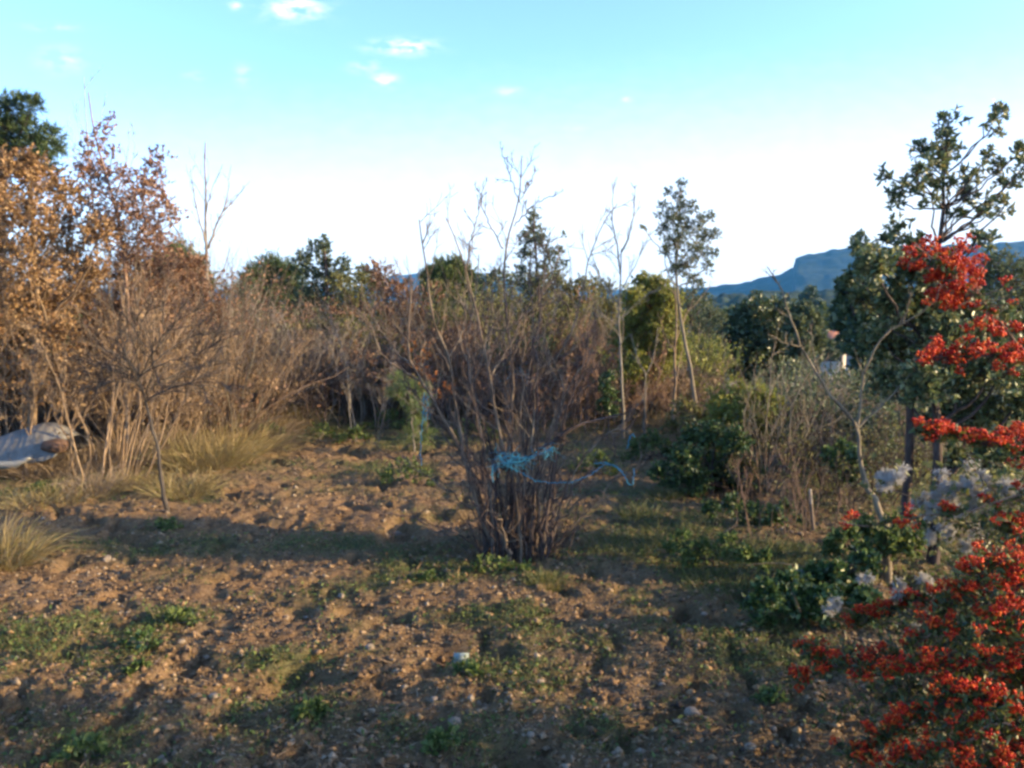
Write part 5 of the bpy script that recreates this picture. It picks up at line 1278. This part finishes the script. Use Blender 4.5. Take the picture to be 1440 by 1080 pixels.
nzv = mth('MULTIPLY_ADD', nz.outputs[0], 6.0, -3.0)
tot = None
for (px, py, rx, ry, a) in [(568, 66, 40, 9, 1.0), (415, 12, 40, 16, .7), (540, 112, 18, 10, .55), (515, 95, 24, 8, .4), (715, 128, 18, 6, .3), (882, 140, 7, 4, .5), (85, 85, 28, 16, .35), (330, 8, 10, 5, .5), (75, 38, 40, 5, .2), (272, 107, 12, 6, .3), (808, 180, 14, 4, .25), (345, 105, 14, 14, .25)]:
    dr = ray(px, py); u0, v0 = dr[0] / dr[1], dr[2] / dr[1]
    du = mth('MULTIPLY', mth('SUBTRACT', U, u0), F / rx / .9); dv = mth('MULTIPLY', mth('SUBTRACT', Vv, v0), F / ry / .95)
    r2 = mth('ADD', mth('MULTIPLY', du, du), mth('MULTIPLY', dv, dv))
    m_ = mth('EXPONENT', mth('MULTIPLY', r2, -1.0))
    m_ = mth('MULTIPLY', mth('MULTIPLY', m_, mth('ADD', nzv, .55), clamp=True), a)
    tot = m_ if tot is None else mth('MAXIMUM', tot, m_)
glow_fac = t.nodes.new('ShaderNodeMapRange'); glow_fac.interpolation_type = 'SMOOTHSTEP'  # white glow painted into the sky colour, stronger toward the horizon
t.links.new(mth('SUBTRACT', mth('MULTIPLY_ADD', nz.outputs[0], .05, Vv), mth('MULTIPLY', U, .06)), glow_fac.inputs[0])
for i_, v_ in ((1, .33), (2, .05), (3, 0), (4, .92)): glow_fac.inputs[i_].default_value = v_
horizon_glow = t.nodes.new('ShaderNodeMix'); horizon_glow.data_type = 'RGBA'; t.links.new(glow_fac.outputs[0], horizon_glow.inputs[0]); t.links.new(sky.outputs[0], horizon_glow.inputs[6]); horizon_glow.inputs[7].default_value = (2.2, 2.25, 2.3, 1)
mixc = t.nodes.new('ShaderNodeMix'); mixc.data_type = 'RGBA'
t.links.new(tot, mixc.inputs[0]); t.links.new(horizon_glow.outputs[2], mixc.inputs[6]); mixc.inputs[7].default_value = (2.6, 2.6, 2.6, 1)
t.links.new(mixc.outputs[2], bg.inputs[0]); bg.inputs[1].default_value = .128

sun = bpy.data.lights.new('sun', 'SUN'); sun.energy = 3.0; sun.angle = R(.5); sun.color = (1, .72, .36)
so = bpy.data.objects.new('sun', sun); C.objects.link(so)
sv = Vector((math.cos(SUN_EL) * math.sin(SUN_AZ), math.cos(SUN_EL) * math.cos(SUN_AZ), math.sin(SUN_EL)))
so.rotation_euler = sv.to_track_quat('Z', 'Y').to_euler(); so.location = sv * 60

cam = bpy.data.cameras.new('camera'); co = bpy.data.objects.new('camera', cam); C.objects.link(co); sc.camera = co
cam.sensor_width = 36; cam.lens = 36 * F / 1440; cam.clip_end = 12000; cam.clip_start = .05
co.location = (0, 0, CAMZ); co.rotation_euler = (R(90) - PITCH, 0, 0)

sc.render.engine = 'CYCLES'
cy = sc.cycles
cy.max_bounces = 6; cy.diffuse_bounces = 3; cy.glossy_bounces = 2; cy.transmission_bounces = 3; cy.volume_bounces = 0; cy.transparent_max_bounces = 4
cy.use_denoising = True
cy.pixel_filter_type = 'GAUSSIAN'; cy.filter_width = 3.3
cy.caustics_reflective = False; cy.caustics_refractive = False
cy.use_adaptive_sampling = True; cy.adaptive_threshold = .02
vs = sc.view_settings
vs.view_transform = 'Standard'; vs.look = 'None'; vs.gamma = 1; vs.exposure = 2.45
